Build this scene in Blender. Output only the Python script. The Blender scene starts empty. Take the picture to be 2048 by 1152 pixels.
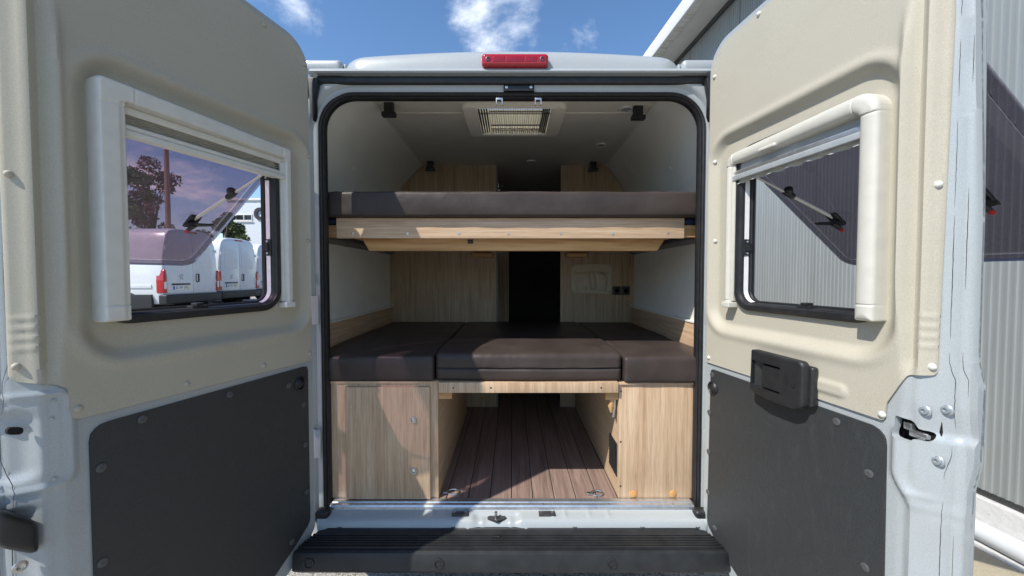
import bpy, bmesh, math, random
import numpy as np
from mathutils import Vector, Matrix

random.seed(7)
np.random.seed(7)
R = math.radians
scene = bpy.context.scene

# ------------------------------------------------------------------ camera
cam_d = bpy.data.cameras.new("camera")
cam_d.sensor_width = 36.0
cam_d.lens = 760.0 / 2048.0 * 36.0
cam_d.clip_start = 0.02
cam_d.clip_end = 2000
cam = bpy.data.objects.new("camera", cam_d)
scene.collection.objects.link(cam)
cam.location = (0, -1.6, 1.48)
cam.rotation_euler = (R(90 - 1.734), 0, 0)
scene.camera = cam

# ------------------------------------------------------------------ light
SUN_DIR = Vector((0.658, 0.577, -1.0)).normalized()
sun_d = bpy.data.lights.new("sun", 'SUN')
sun_d.energy = 4.0
sun_d.angle = R(0.5)
sun_d.color = (1.0, 0.945, 0.87)
sun = bpy.data.objects.new("sun", sun_d)
scene.collection.objects.link(sun)
sun.rotation_euler = SUN_DIR.to_track_quat('-Z', 'Y').to_euler()
sun.location = (-6, -6, 10)

world = bpy.data.worlds.new("World")
scene.world = world
world.use_nodes = True


def build_world():
    nt = world.node_tree
    N, L = nt.nodes, nt.links
    N.clear()
    out = N.new('ShaderNodeOutputWorld')
    bg = N.new('ShaderNodeBackground')
    bg.inputs['Strength'].default_value = 0.15
    sky = N.new('ShaderNodeTexSky')
    sky.sky_type = 'NISHITA'
    sky.sun_disc = False
    sky.sun_elevation = R(48.8)
    sky.sun_rotation = math.atan2(-SUN_DIR.x, -SUN_DIR.y)
    sky.air_density = 1.0
    sky.dust_density = 0.3
    sky.ozone_density = 2.5
    tc = N.new('ShaderNodeTexCoord')
    nrm = N.new('ShaderNodeVectorMath'); nrm.operation = 'NORMALIZE'
    L.new(tc.outputs['Generated'], nrm.inputs[0])
    sep = N.new('ShaderNodeSeparateXYZ')
    L.new(nrm.outputs[0], sep.inputs[0])
    zz = N.new('ShaderNodeMath'); zz.operation = 'ADD'; zz.inputs[1].default_value = 0.22
    L.new(sep.outputs['Z'], zz.inputs[0])
    zm = N.new('ShaderNodeMath'); zm.operation = 'MAXIMUM'; zm.inputs[1].default_value = 0.12
    L.new(zz.outputs[0], zm.inputs[0])
    inv = N.new('ShaderNodeMath'); inv.operation = 'DIVIDE'; inv.inputs[0].default_value = 1.0
    L.new(zm.outputs[0], inv.inputs[1])
    pv = N.new('ShaderNodeVectorMath'); pv.operation = 'SCALE'
    L.new(nrm.outputs[0], pv.inputs[0]); L.new(inv.outputs[0], pv.inputs['Scale'])
    n1 = N.new('ShaderNodeTexNoise')
    n1.inputs['Scale'].default_value = 3.2
    n1.inputs['Detail'].default_value = 9
    n1.inputs['Roughness'].default_value = 0.62
    n1.inputs['Distortion'].default_value = 0.25
    off = N.new('ShaderNodeVectorMath'); off.operation = 'ADD'
    off.inputs[1].default_value = (3.1, 1.7, 0.4)
    L.new(pv.outputs[0], off.inputs[0]); L.new(off.outputs[0], n1.inputs['Vector'])
    # broad coverage field of the cumulus: a few cloud banks on the sky dome
    def bank(az, el, rad):
        d = Vector((math.sin(R(az)) * math.cos(R(el)), math.cos(R(az)) * math.cos(R(el)), math.sin(R(el))))
        d.normalize()
        s = N.new('ShaderNodeVectorMath'); s.operation = 'DISTANCE'
        s.inputs[1].default_value = d
        L.new(nrm.outputs[0], s.inputs[0])
        m = N.new('ShaderNodeMapRange'); m.clamp = True
        m.inputs['From Min'].default_value = 0.0
        m.inputs['From Max'].default_value = rad
        m.inputs['To Min'].default_value = 0.26
        m.inputs['To Max'].default_value = 0.0
        L.new(s.outputs['Value'], m.inputs['Value'])
        return m.outputs[0]
    acc = None
    for a in [(-31.4, 32, .16), (2, 35, .20), (-2.6, 30, .13), (10, 31.6, .12), (-4.8, 35, .09), (-23, 17, .3), (-41, 13, .35), (-60, 6, .7),
              (64, 9, .7), (6, 53, .4), (170, 12, .4), (100, 40, .3)]:
        b = bank(*a)
        if acc is None:
            acc = b
        else:
            mx = N.new('ShaderNodeMath'); mx.operation = 'MAXIMUM'
            L.new(acc, mx.inputs[0]); L.new(b, mx.inputs[1]); acc = mx.outputs[0]
    sm = N.new('ShaderNodeMath'); sm.operation = 'ADD'
    L.new(n1.outputs['Fac'], sm.inputs[0]); L.new(acc, sm.inputs[1])
    ramp = N.new('ShaderNodeMapRange'); ramp.interpolation_type = 'SMOOTHSTEP'
    ramp.inputs['From Min'].default_value = 0.64
    ramp.inputs['From Max'].default_value = 0.96
    L.new(sm.outputs[0], ramp.inputs['Value'])
    # self-shading tone of the clouds
    n2 = N.new('ShaderNodeTexNoise'); n2.inputs['Scale'].default_value = 7; n2.inputs['Detail'].default_value = 5
    L.new(off.outputs[0], n2.inputs['Vector'])
    cr = N.new('ShaderNodeMix'); cr.data_type = 'RGBA'
    cr.inputs['A'].default_value = (4.2, 4.7, 5.6, 1)
    cr.inputs['B'].default_value = (8.2, 8.4, 8.6, 1)
    L.new(n2.outputs['Fac'], cr.inputs['Factor'])
    hs = N.new('ShaderNodeHueSaturation'); hs.inputs['Saturation'].default_value = 1.12
    hs.inputs['Value'].default_value = 0.92
    L.new(sky.outputs[0], hs.inputs['Color'])
    mix = N.new('ShaderNodeMix'); mix.data_type = 'RGBA'
    L.new(ramp.outputs[0], mix.inputs['Factor'])
    L.new(hs.outputs[0], mix.inputs['A']); L.new(cr.outputs['Result'], mix.inputs['B'])
    L.new(mix.outputs['Result'], bg.inputs['Color'])
    L.new(bg.outputs[0], out.inputs['Surface'])


build_world()

scene.view_settings.view_transform = 'Standard'
scene.view_settings.look = 'None'
scene.view_settings.exposure = 0.52
scene.view_settings.gamma = 1.0
scene.view_settings.use_curve_mapping = False
scene.render.engine = 'CYCLES'
scene.cycles.max_bounces = 10
scene.cycles.diffuse_bounces = 6
scene.cycles.glossy_bounces = 4
scene.cycles.transparent_max_bounces = 16
scene.cycles.transmission_bounces = 8
scene.cycles.use_denoising = True
scene.cycles.sample_clamp_indirect = 6.0

COL = scene.collection

# ------------------------------------------------------------------ materials
MATS = {}


def nodes_of(name):
    m = bpy.data.materials.new(name)
    m.use_nodes = True
    nt = m.node_tree
    b = nt.nodes['Principled BSDF']
    return m, nt, nt.nodes, nt.links, b


def tex_vec(nt, scale=(1, 1, 1), rand=False):
    N, L = nt.nodes, nt.links
    tc = N.new('ShaderNodeTexCoord')
    src = tc.outputs['Object']
    if rand:
        oi = N.new('ShaderNodeObjectInfo')
        sc = N.new('ShaderNodeMath'); sc.operation = 'MULTIPLY'; sc.inputs[1].default_value = 37.0
        L.new(oi.outputs['Random'], sc.inputs[0])
        ad = N.new('ShaderNodeVectorMath'); ad.operation = 'ADD'
        L.new(src, ad.inputs[0]); L.new(sc.outputs[0], ad.inputs[1])
        src = ad.outputs[0]
    mp = N.new('ShaderNodeMapping')
    mp.inputs['Scale'].default_value = scale
    L.new(src, mp.inputs['Vector'])
    return mp.outputs[0]


def noise(nt, vec, scale, detail=4, rough=0.55, dist=0.0):
    n = nt.nodes.new('ShaderNodeTexNoise')
    n.inputs['Scale'].default_value = scale
    n.inputs['Detail'].default_value = detail
    n.inputs['Roughness'].default_value = rough
    n.inputs['Distortion'].default_value = dist
    nt.links.new(vec, n.inputs['Vector'])
    return n.outputs['Fac']


def ramp(nt, fac, stops):
    r = nt.nodes.new('ShaderNodeValToRGB')
    e = r.color_ramp.elements
    while len(e) < len(stops):
        e.new(0.5)
    for el, (p, c) in zip(e, stops):
        el.position = p
        el.color = (*c, 1)
    nt.links.new(fac, r.inputs['Fac'])
    return r.outputs['Color']


def mixc(nt, fac, a, b, mode='MIX'):
    m = nt.nodes.new('ShaderNodeMix'); m.data_type = 'RGBA'; m.blend_type = mode
    if isinstance(fac, (int, float)):
        m.inputs['Factor'].default_value = fac
    else:
        nt.links.new(fac, m.inputs['Factor'])
    for k, v in (('A', a), ('B', b)):
        if isinstance(v, tuple):
            m.inputs[k].default_value = (*v, 1)
        else:
            nt.links.new(v, m.inputs[k])
    return m.outputs['Result']


def rng(nt, fac, a, b, c, d):
    m = nt.nodes.new('ShaderNodeMapRange')
    for k, v in zip(('From Min', 'From Max', 'To Min', 'To Max'), (a, b, c, d)):
        m.inputs[k].default_value = v
    nt.links.new(fac, m.inputs['Value'])
    return m.outputs[0]


def bump(nt, h, strength, dist, bsdf, prev=None):
    b = nt.nodes.new('ShaderNodeBump')
    b.inputs['Strength'].default_value = strength
    b.inputs['Distance'].default_value = dist
    nt.links.new(h, b.inputs['Height'])
    if prev is not None:
        nt.links.new(prev, b.inputs['Normal'])
    if bsdf is not None:
        nt.links.new(b.outputs[0], bsdf.inputs['Normal'])
    return b.outputs[0]


def mat(key):
    return MATS[key]


def simple(key, col, rough=0.5, metal=0.0, var=0.12, grain=40, bmp=0.0, bscale=400, bdist=0.001, coat=0.0, spec=0.5):
    m, nt, N, L, b = nodes_of(key)
    v = tex_vec(nt)
    f = noise(nt, v, grain, 5)
    lo = tuple(c * (1 - var) for c in col); hi = tuple(min(1, c * (1 + var)) for c in col)
    L.new(ramp(nt, f, [(0.3, lo), (0.7, hi)]), b.inputs['Base Color'])
    b.inputs['Metallic'].default_value = metal
    b.inputs['Specular IOR Level'].default_value = spec
    f2 = noise(nt, v, grain * 0.3, 4)
    L.new(rng(nt, f2, 0.3, 0.7, max(0.02, rough - 0.07), min(1, rough + 0.07)), b.inputs['Roughness'])
    b.inputs['Coat Weight'].default_value = coat
    b.inputs['Coat Roughness'].default_value = 0.06
    if bmp:
        bump(nt, noise(nt, v, bscale, 3), bmp, bdist, b)
    MATS[key] = m
    return m


def make_materials():
    # pearl white automotive paint with fine flakes and light dust
    m, nt, N, L, b = nodes_of('van_paint'); MATS['van_paint'] = m
    v = tex_vec(nt)
    fl = noise(nt, v, 900, 1, 0.5)
    c1 = ramp(nt, fl, [(0.35, (.305, .335, .342)), (0.65, (.405, .438, .446))])
    d = noise(nt, v, 6, 8, 0.65)
    L.new(mixc(nt, rng(nt, d, .48, .75, 0, .28), c1, (.33, .33, .31)), b.inputs['Base Color'])
    L.new(rng(nt, d, .3, .7, .26, .42), b.inputs['Roughness'])
    b.inputs['Coat Weight'].default_value = 0.45
    b.inputs['Coat Roughness'].default_value = 0.08
    bump(nt, noise(nt, v, 60, 2), .03, .002, b)
    # beige vinyl door lining, fine leather grain
    m, nt, N, L, b = nodes_of('beige_vinyl'); MATS['beige_vinyl'] = m
    v = tex_vec(nt)
    g = noise(nt, v, 420, 2, .6)
    c1 = ramp(nt, g, [(.32, (.388, .360, .284)), (.68, (.478, .448, .362))])
    d = noise(nt, v, 3.5, 6, .6)
    c2 = mixc(nt, rng(nt, d, .45, .8, 0, .35), c1, (.35, .32, .24))
    v3 = tex_vec(nt, (1.5, 1.5, 14))
    d3 = noise(nt, v3, 5, 5, .6)
    c2 = mixc(nt, rng(nt, d3, .58, .8, 0, .22), c2, (.30, .27, .21))
    mk = noise(nt, tex_vec(nt, (1, 1, 1)), 17, 9, .8, 1.4)
    c2 = mixc(nt, rng(nt, mk, .62, .72, 0, .30), c2, (.26, .235, .18))
    dl = noise(nt, tex_vec(nt, (1, 1, .35)), 1.7, 5, .55)
    c2 = mixc(nt, rng(nt, dl, .35, .7, 0, .30), c2, (.47, .45, .38))
    L.new(c2, b.inputs['Base Color'])
    L.new(rng(nt, dl, .3, .7, .54, .68), b.inputs['Roughness'])
    b.inputs['Specular IOR Level'].default_value = .35
    bump(nt, g, .14, .0012, b)
    # black textured hardboard panel
    m, nt, N, L, b = nodes_of('black_board'); MATS['black_board'] = m
    v = tex_vec(nt)
    g = noise(nt, v, 260, 3, .6)
    sc = noise(nt, tex_vec(nt, (4, 1, 1)), 9, 8, .75)
    c1 = ramp(nt, g, [(.3, (.025, .028, .0295)), (.7, (.039, .0425, .0445))])
    v2 = tex_vec(nt, (1, 1, 1))
    wv = noise(nt, v2, 22, 9, .8, 1.2)
    c1 = mixc(nt, rng(nt, sc, .55, .8, 0, .35), c1, (.085, .09, .092))
    c1 = mixc(nt, rng(nt, wv, .66, .74, 0, .3), c1, (.16, .165, .165))
    for rot, scl in ((.5, 7), (-.9, 9), (1.3, 6)):
        mp = N.new('ShaderNodeMapping'); mp.inputs['Rotation'].default_value = (0, rot, 0); mp.inputs['Scale'].default_value = (2.2, 2.2, 60)
        tcn = N.new('ShaderNodeTexCoord'); L.new(tcn.outputs['Object'], mp.inputs['Vector'])
        sn = noise(nt, mp.outputs[0], scl * .35, 5, .65)
        c1 = mixc(nt, rng(nt, sn, .66, .73, 0, .42), c1, (.17, .175, .175))
    L.new(c1, b.inputs['Base Color'])
    L.new(rng(nt, sc, .3, .7, .40, .6), b.inputs['Roughness'])
    b.inputs['Specular IOR Level'].default_value = .45
    bump(nt, g, .5, .0012, b)
    # light oak laminate; grain along z / along x
    for key, scl, cols in (('oak_vertical', (26, 26, .9), 0), ('oak_horizontal', (.9, 26, 26), 0)):
        m, nt, N, L, b = nodes_of(key); MATS[key] = m
        v = tex_vec(nt, scl, rand=True)
        f = noise(nt, v, 2.4, 8, .74, .45)
        fine = noise(nt, tex_vec(nt, tuple(s * 6 for s in scl), rand=True), 2.2, 4, .6)
        c1 = ramp(nt, f, [(.30, (.37, .235, .135)), (.46, (.50, .345, .215)), (.56, (.58, .42, .275)), (.70, (.65, .495, .345))])
        c1 = mixc(nt, rng(nt, fine, .5, .7, 0, .5), c1, (.31, .20, .11))
        L.new(c1, b.inputs['Base Color'])
        b.inputs['Roughness'].default_value = .48
        bump(nt, fine, .12, .0008, b)
    # raw pine / plywood
    m, nt, N, L, b = nodes_of('pine'); MATS['pine'] = m
    v = tex_vec(nt, (1.0, 14, 14), rand=True)
    f = noise(nt, v, 2.2, 6, .55, 1.2)
    L.new(ramp(nt, f, [(.3, (.36, .19, .07)), (.55, (.55, .33, .14)), (.8, (.62, .41, .2))]), b.inputs['Base Color'])
    b.inputs['Roughness'].default_value = .55
    # brown vinyl plank floor
    m, nt, N, L, b = nodes_of('floor_plank'); MATS['floor_plank'] = m
    v = tex_vec(nt, (30, 1.2, 30), rand=True)
    f = noise(nt, v, 1.8, 8, .65, .5)
    fine = noise(nt, tex_vec(nt, (150, 6, 150), rand=True), 2.0, 4, .6)
    c1 = ramp(nt, f, [(.28, (.135, .088, .070)), (.5, (.25, .175, .145)), (.75, (.37, .275, .235))])
    c1 = mixc(nt, rng(nt, fine, .5, .8, 0, .5), c1, (.085, .056, .047))
    L.new(c1, b.inputs['Base Color'])
    L.new(rng(nt, f, .3, .7, .38, .55), b.inputs['Roughness'])
    bump(nt, fine, .15, .001, b)
    # brown leatherette
    m, nt, N, L, b = nodes_of('leatherette'); MATS['leatherette'] = m
    v = tex_vec(nt)
    g = N.new('ShaderNodeTexVoronoi'); g.inputs['Scale'].default_value = 520
    L.new(v, g.inputs['Vector'])
    d = noise(nt, v, 8, 6, .6)
    L.new(ramp(nt, d, [(.3, (.040, .0305, .027)), (.7, (.060, .0465, .0415))]), b.inputs['Base Color'])
    L.new(rng(nt, d, .3, .7, .34, .46), b.inputs['Roughness'])
    b.inputs['Specular IOR Level'].default_value = .27
    wr = noise(nt, tex_vec(nt, (1, 1, 1)), 14, 4, .5, 1.5)
    n1 = bump(nt, wr, .16, .012, None)
    bump(nt, g.outputs['Distance'], .2, .0006, b, n1)
    # headliner / wall lining
    simple('lining', (.68, .65, .57), .75, var=.05, grain=8, bmp=.15, bscale=300)
    simple('lining_wall', (.76, .76, .70), .55, var=.04, grain=6, bmp=.08, bscale=200)
    simple('white_plastic', (.66, .655, .60), .38, var=.05, grain=30, bmp=.1, bscale=500)
    simple('cream_plastic', (.55, .535, .47), .38, var=.05, grain=30, bmp=.1, bscale=500)
    simple('black_plastic', (.018, .019, .02), .42, var=.2, grain=60, bmp=.15, bscale=500)
    simple('bumper_plastic', (.016, .0175, .019), .50, var=.35, grain=18, bmp=.25, bscale=420)
    simple('rubber', (.014, .0145, .016), .48, var=.35, grain=40)
    simple('dark_hole', (.006, .006, .006), .8)
    simple('screw_grey', (.075, .078, .08), .4, var=.2)
    simple('aluminium', (.66, .68, .69), .32, metal=.85, var=.1, grain=60)
    simple('steel', (.55, .55, .54), .3, metal=.95, var=.2, grain=90)
    simple('dark_steel', (.10, .10, .10), .45, metal=.7, var=.4, grain=120)
    simple('grey_rail', (.17, .165, .155), .5, var=.1)
    simple('blind_grey', (.42, .45, .46), .4, metal=.3, var=.08)
    simple('red_plastic', (.62, .02, .015), .35)
    simple('orange_cap', (.58, .30, .10), .5)
    simple('white_reveal', (.78, .75, .76), .35, var=.05)
    simple('fabric_pocket', (.52, .47, .36), .9, var=.12, grain=120, bmp=.4, bscale=300)
    simple('navy', (.02, .03, .09), .7)
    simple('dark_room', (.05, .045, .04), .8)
    # pleated blind cloth
    m, nt, N, L, b = nodes_of('blind_cloth'); MATS['blind_cloth'] = m
    v = tex_vec(nt)
    f = noise(nt, tex_vec(nt, (14, 14, 160)), 3, 6, .7)
    L.new(ramp(nt, f, [(.3, (.30, .285, .235)), (.7, (.52, .505, .44))]), b.inputs['Base Color'])
    b.inputs['Roughness'].default_value = .9
    bump(nt, f, .3, .002, b)
    # tinted acrylic of the hinged windows
    for key, tint in (('acrylic_rim', (.42, .40, .44)), ('tinted_acrylic', (.585, .495, .55)), ('tinted_acrylic_dark', (.44, .42, .46))):
        m, nt, N, L, b = nodes_of(key); MATS[key] = m
        N.remove(b)
        o = [n for n in N if n.type == 'OUTPUT_MATERIAL'][0]
        tr = N.new('ShaderNodeBsdfTransparent'); tr.inputs['Color'].default_value = (*tint, 1)
        gl = N.new('ShaderNodeBsdfGlossy'); gl.inputs['Roughness'].default_value = .03
        gl.inputs['Color'].default_value = (.9, .9, .95, 1)
        fr = N.new('ShaderNodeFresnel'); fr.inputs['IOR'].default_value = 1.42
        v = tex_vec(nt)
        du = noise(nt, v, 5, 8, .7)
        df = N.new('ShaderNodeBsdfDiffuse'); df.inputs['Color'].default_value = (.40, .37, .41, 1)
        m1 = N.new('ShaderNodeMixShader'); m2 = N.new('ShaderNodeMixShader')
        L.new(rng(nt, du, .35, .75, .03, .11), m1.inputs[0])
        L.new(tr.outputs[0], m1.inputs[1]); L.new(df.outputs[0], m1.inputs[2])
        L.new(fr.outputs[0], m2.inputs[0]); L.new(m1.outputs[0], m2.inputs[1]); L.new(gl.outputs[0], m2.inputs[2])
        L.new(m2.outputs[0], o.inputs['Surface'])
    # clear-ish glass for lamps, far windows
    simple('dark_glass', (.02, .025, .03), .06, var=.1)
    m, nt, N, L, b = nodes_of('red_lens'); MATS['red_lens'] = m
    b.inputs['Base Color'].default_value = (.36, .004, .010, 1)
    b.inputs['Roughness'].default_value = .12
    b.inputs['Coat Weight'].default_value = .6
    w = N.new('ShaderNodeTexWave'); w.inputs['Scale'].default_value = 45; w.bands_direction = 'X'
    L.new(tex_vec(nt), w.inputs['Vector'])
    bump(nt, w.outputs['Fac'], .25, .002, b)
    simple('red_lens_dark', (.26, .003, .008), .2, var=.25, grain=200, coat=.5)
    m, nt, N, L, b = nodes_of('milky_dome'); MATS['milky_dome'] = m
    N.remove(b)
    o = [n for n in N if n.type == 'OUTPUT_MATERIAL'][0]
    t2 = N.new('ShaderNodeBsdfTranslucent'); t2.inputs['Color'].default_value = (.8, .76, .66, 1)
    t3 = N.new('ShaderNodeBsdfTransparent'); t3.inputs['Color'].default_value = (.9, .88, .82, 1)
    mm = N.new('ShaderNodeMixShader'); mm.inputs[0].default_value = .12
    fz = noise(nt, tex_vec(nt), 12, 3)
    L.new(rng(nt, fz, .3, .7, .08, .18), mm.inputs[0])
    L.new(t2.outputs[0], mm.inputs[1]); L.new(t3.outputs[0], mm.inputs[2]); L.new(mm.outputs[0], o.inputs['Surface'])
    # ---------------- outdoors
    m, nt, N, L, b = nodes_of('asphalt'); MATS['asphalt'] = m
    v = tex_vec(nt)
    vo = N.new('ShaderNodeTexVoronoi'); vo.inputs['Scale'].default_value = 120
    L.new(v, vo.inputs['Vector'])
    d = noise(nt, v, .7, 6)
    c1 = ramp(nt, vo.outputs['Distance'], [(.1, (.60, .555, .475)), (.5, (.36, .335, .295)), (.8, (.11, .105, .10))])
    L.new(mixc(nt, rng(nt, d, .35, .7, 0, .5), c1, (.31, .29, .255)), b.inputs['Base Color'])
    b.inputs['Roughness'].default_value = .9
    bump(nt, vo.outputs['Distance'], .6, .004, b)
    m, nt, N, L, b = nodes_of('corrugated'); MATS['corrugated'] = m
    v = tex_vec(nt)
    d = noise(nt, tex_vec(nt, (6, 6, .35)), 3, 6, .6)
    c1 = ramp(nt, d, [(.3, (.23, .25, .25)), (.7, (.285, .305, .305))])
    d2 = noise(nt, v, 1.2, 5, .6)
    L.new(mixc(nt, rng(nt, d2, .5, .8, 0, .3), c1, (.27, .27, .25)), b.inputs['Base Color'])
    b.inputs['Roughness'].default_value = .42
    m, nt, N, L, b = nodes_of('white_render'); MATS['white_render'] = m
    v = tex_vec(nt)
    d = noise(nt, v, 28, 7, .7)
    blot = noise(nt, tex_vec(nt, (1, .45, 1.6)), 16, 6, .65, .6)
    c1 = ramp(nt, d, [(.3, (.47, .47, .46)), (.7, (.60, .60, .59))])
    L.new(mixc(nt, rng(nt, blot, .60, .66, 0, .6), c1, (.30, .30, .29)), b.inputs['Base Color'])
    b.inputs['Roughness'].default_value = .85
    bump(nt, d, .5, .006, b, bump(nt, blot, .5, .006, None))
    m, nt, N, L, b = nodes_of('beige_concrete'); MATS['beige_concrete'] = m
    v = tex_vec(nt)
    d = noise(nt, v, 190, 4, .7); e = noise(nt, v, 6, 6, .6)
    c1 = ramp(nt, d, [(.3, (.27, .235, .165)), (.7, (.45, .405, .30))])
    L.new(mixc(nt, rng(nt, e, .4, .75, 0, .45), c1, (.27, .24, .18)), b.inputs['Base Color'])
    b.inputs['Roughness'].default_value = .92
    bump(nt, d, .5, .003, b)
    m, nt, N, L, b = nodes_of('soffit'); MATS['soffit'] = m
    v = tex_vec(nt)
    e = noise(nt, tex_vec(nt, (1, 1, 1)), 1.6, 8, .7)
    L.new(ramp(nt, e, [(.3, (.50, .49, .44)), (.7, (.62, .61, .56))]), b.inputs['Base Color'])
    b.inputs['Roughness'].default_value = .8
    m, nt, N, L, b = nodes_of('gutter_stained'); MATS['gutter_stained'] = m
    st = noise(nt, tex_vec(nt, (1, 16, 1)), 2.0, 6, .7, .4)
    c1 = ramp(nt, st, [(.40, (.66, .65, .61)), (.56, (.56, .53, .45)), (.72, (.24, .20, .13))])
    L.new(c1, b.inputs['Base Color'])
    b.inputs['Roughness'].default_value = .6
    simple('fascia_white', (.66, .66, .65), .5, var=.03, grain=3)
    simple('pipe_white', (.56, .585, .60), .35, var=.05, grain=10)
    simple('far_wall', (.62, .67, .71), .85, var=.1, grain=9, bmp=.4, bscale=30, bdist=.01)
    simple('parked_paint', (.64, .66, .68), .28, var=.02, grain=4, coat=.4)
    simple('parked_black', (.015, .016, .018), .5, var=.2)
    simple('tyre', (.02, .02, .02), .8)
    simple('plate_white', (.78, .78, .76), .4)
    simple('plate_yellow', (.75, .55, .05), .4)
    simple('plate_blue', (.02, .06, .35), .4)
    simple('ink', (.02, .02, .02), .6)
    simple('chrome', (.7, .7, .7), .15, metal=1)
    simple('clear_lamp', (.75, .72, .72), .15)
    simple('bark', (.10, .075, .055), .9, var=.4, grain=20, bmp=.6, bscale=30, bdist=.02)
    simple('brown_post', (.30, .17, .13), .6, var=.2)
    simple('letter_dark', (.03, .03, .035), .5)
    for key, lo, hi in (('leaf_dark', (.06, .09, .035), (.13, .17, .07)), ('leaf_red', (.11, .045, .04), (.22, .09, .07)),
                        ('leaf_hedge', (.03, .05, .012), (.11, .14, .04))):
        m, nt, N, L, b = nodes_of(key); MATS[key] = m
        f = noise(nt, tex_vec(nt), 2.2, 4)
        L.new(ramp(nt, f, [(.3, lo), (.7, hi)]), b.inputs['Base Color'])
        b.inputs['Roughness'].default_value = .6
        b.inputs['Subsurface Weight'].default_value = 0.0


make_materials()


# ------------------------------------------------------------------ mesh builder
def round_poly(pts, rad, n=6):
    """polygon with rounded corners; rad is a number or a list"""
    out = []
    P = [np.array(p, float) for p in pts]
    m = len(P)
    for i in range(m):
        r = rad[i] if isinstance(rad, (list, tuple)) else rad
        p, a, c = P[i], P[i - 1], P[(i + 1) % m]
        if r <= 0:
            out.append(tuple(p)); continue
        d1 = (a - p); l1 = np.linalg.norm(d1); d1 /= l1
        d2 = (c - p); l2 = np.linalg.norm(d2); d2 /= l2
        ang = math.acos(max(-1, min(1, float(d1 @ d2))))
        t = min(r / math.tan(ang / 2), l1 * .49, l2 * .49)
        r = t * math.tan(ang / 2)
        bis = d1 + d2; bis /= np.linalg.norm(bis)
        ctr = p + bis * (r / math.sin(ang / 2))
        s, e = p + d1 * t - ctr, p + d2 * t - ctr
        a0 = math.atan2(s[1], s[0]); a1 = math.atan2(e[1], e[0])
        da = (a1 - a0 + math.pi) % (2 * math.pi) - math.pi
        for k in range(n + 1):
            th = a0 + da * k / n
            out.append((ctr[0] + r * math.cos(th), ctr[1] + r * math.sin(th)))
    return out


def rect_pts(a0, a1, b0, b1, r, n=6):
    return round_poly([(a0, b0), (a1, b0), (a1, b1), (a0, b1)], r, n)


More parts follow.
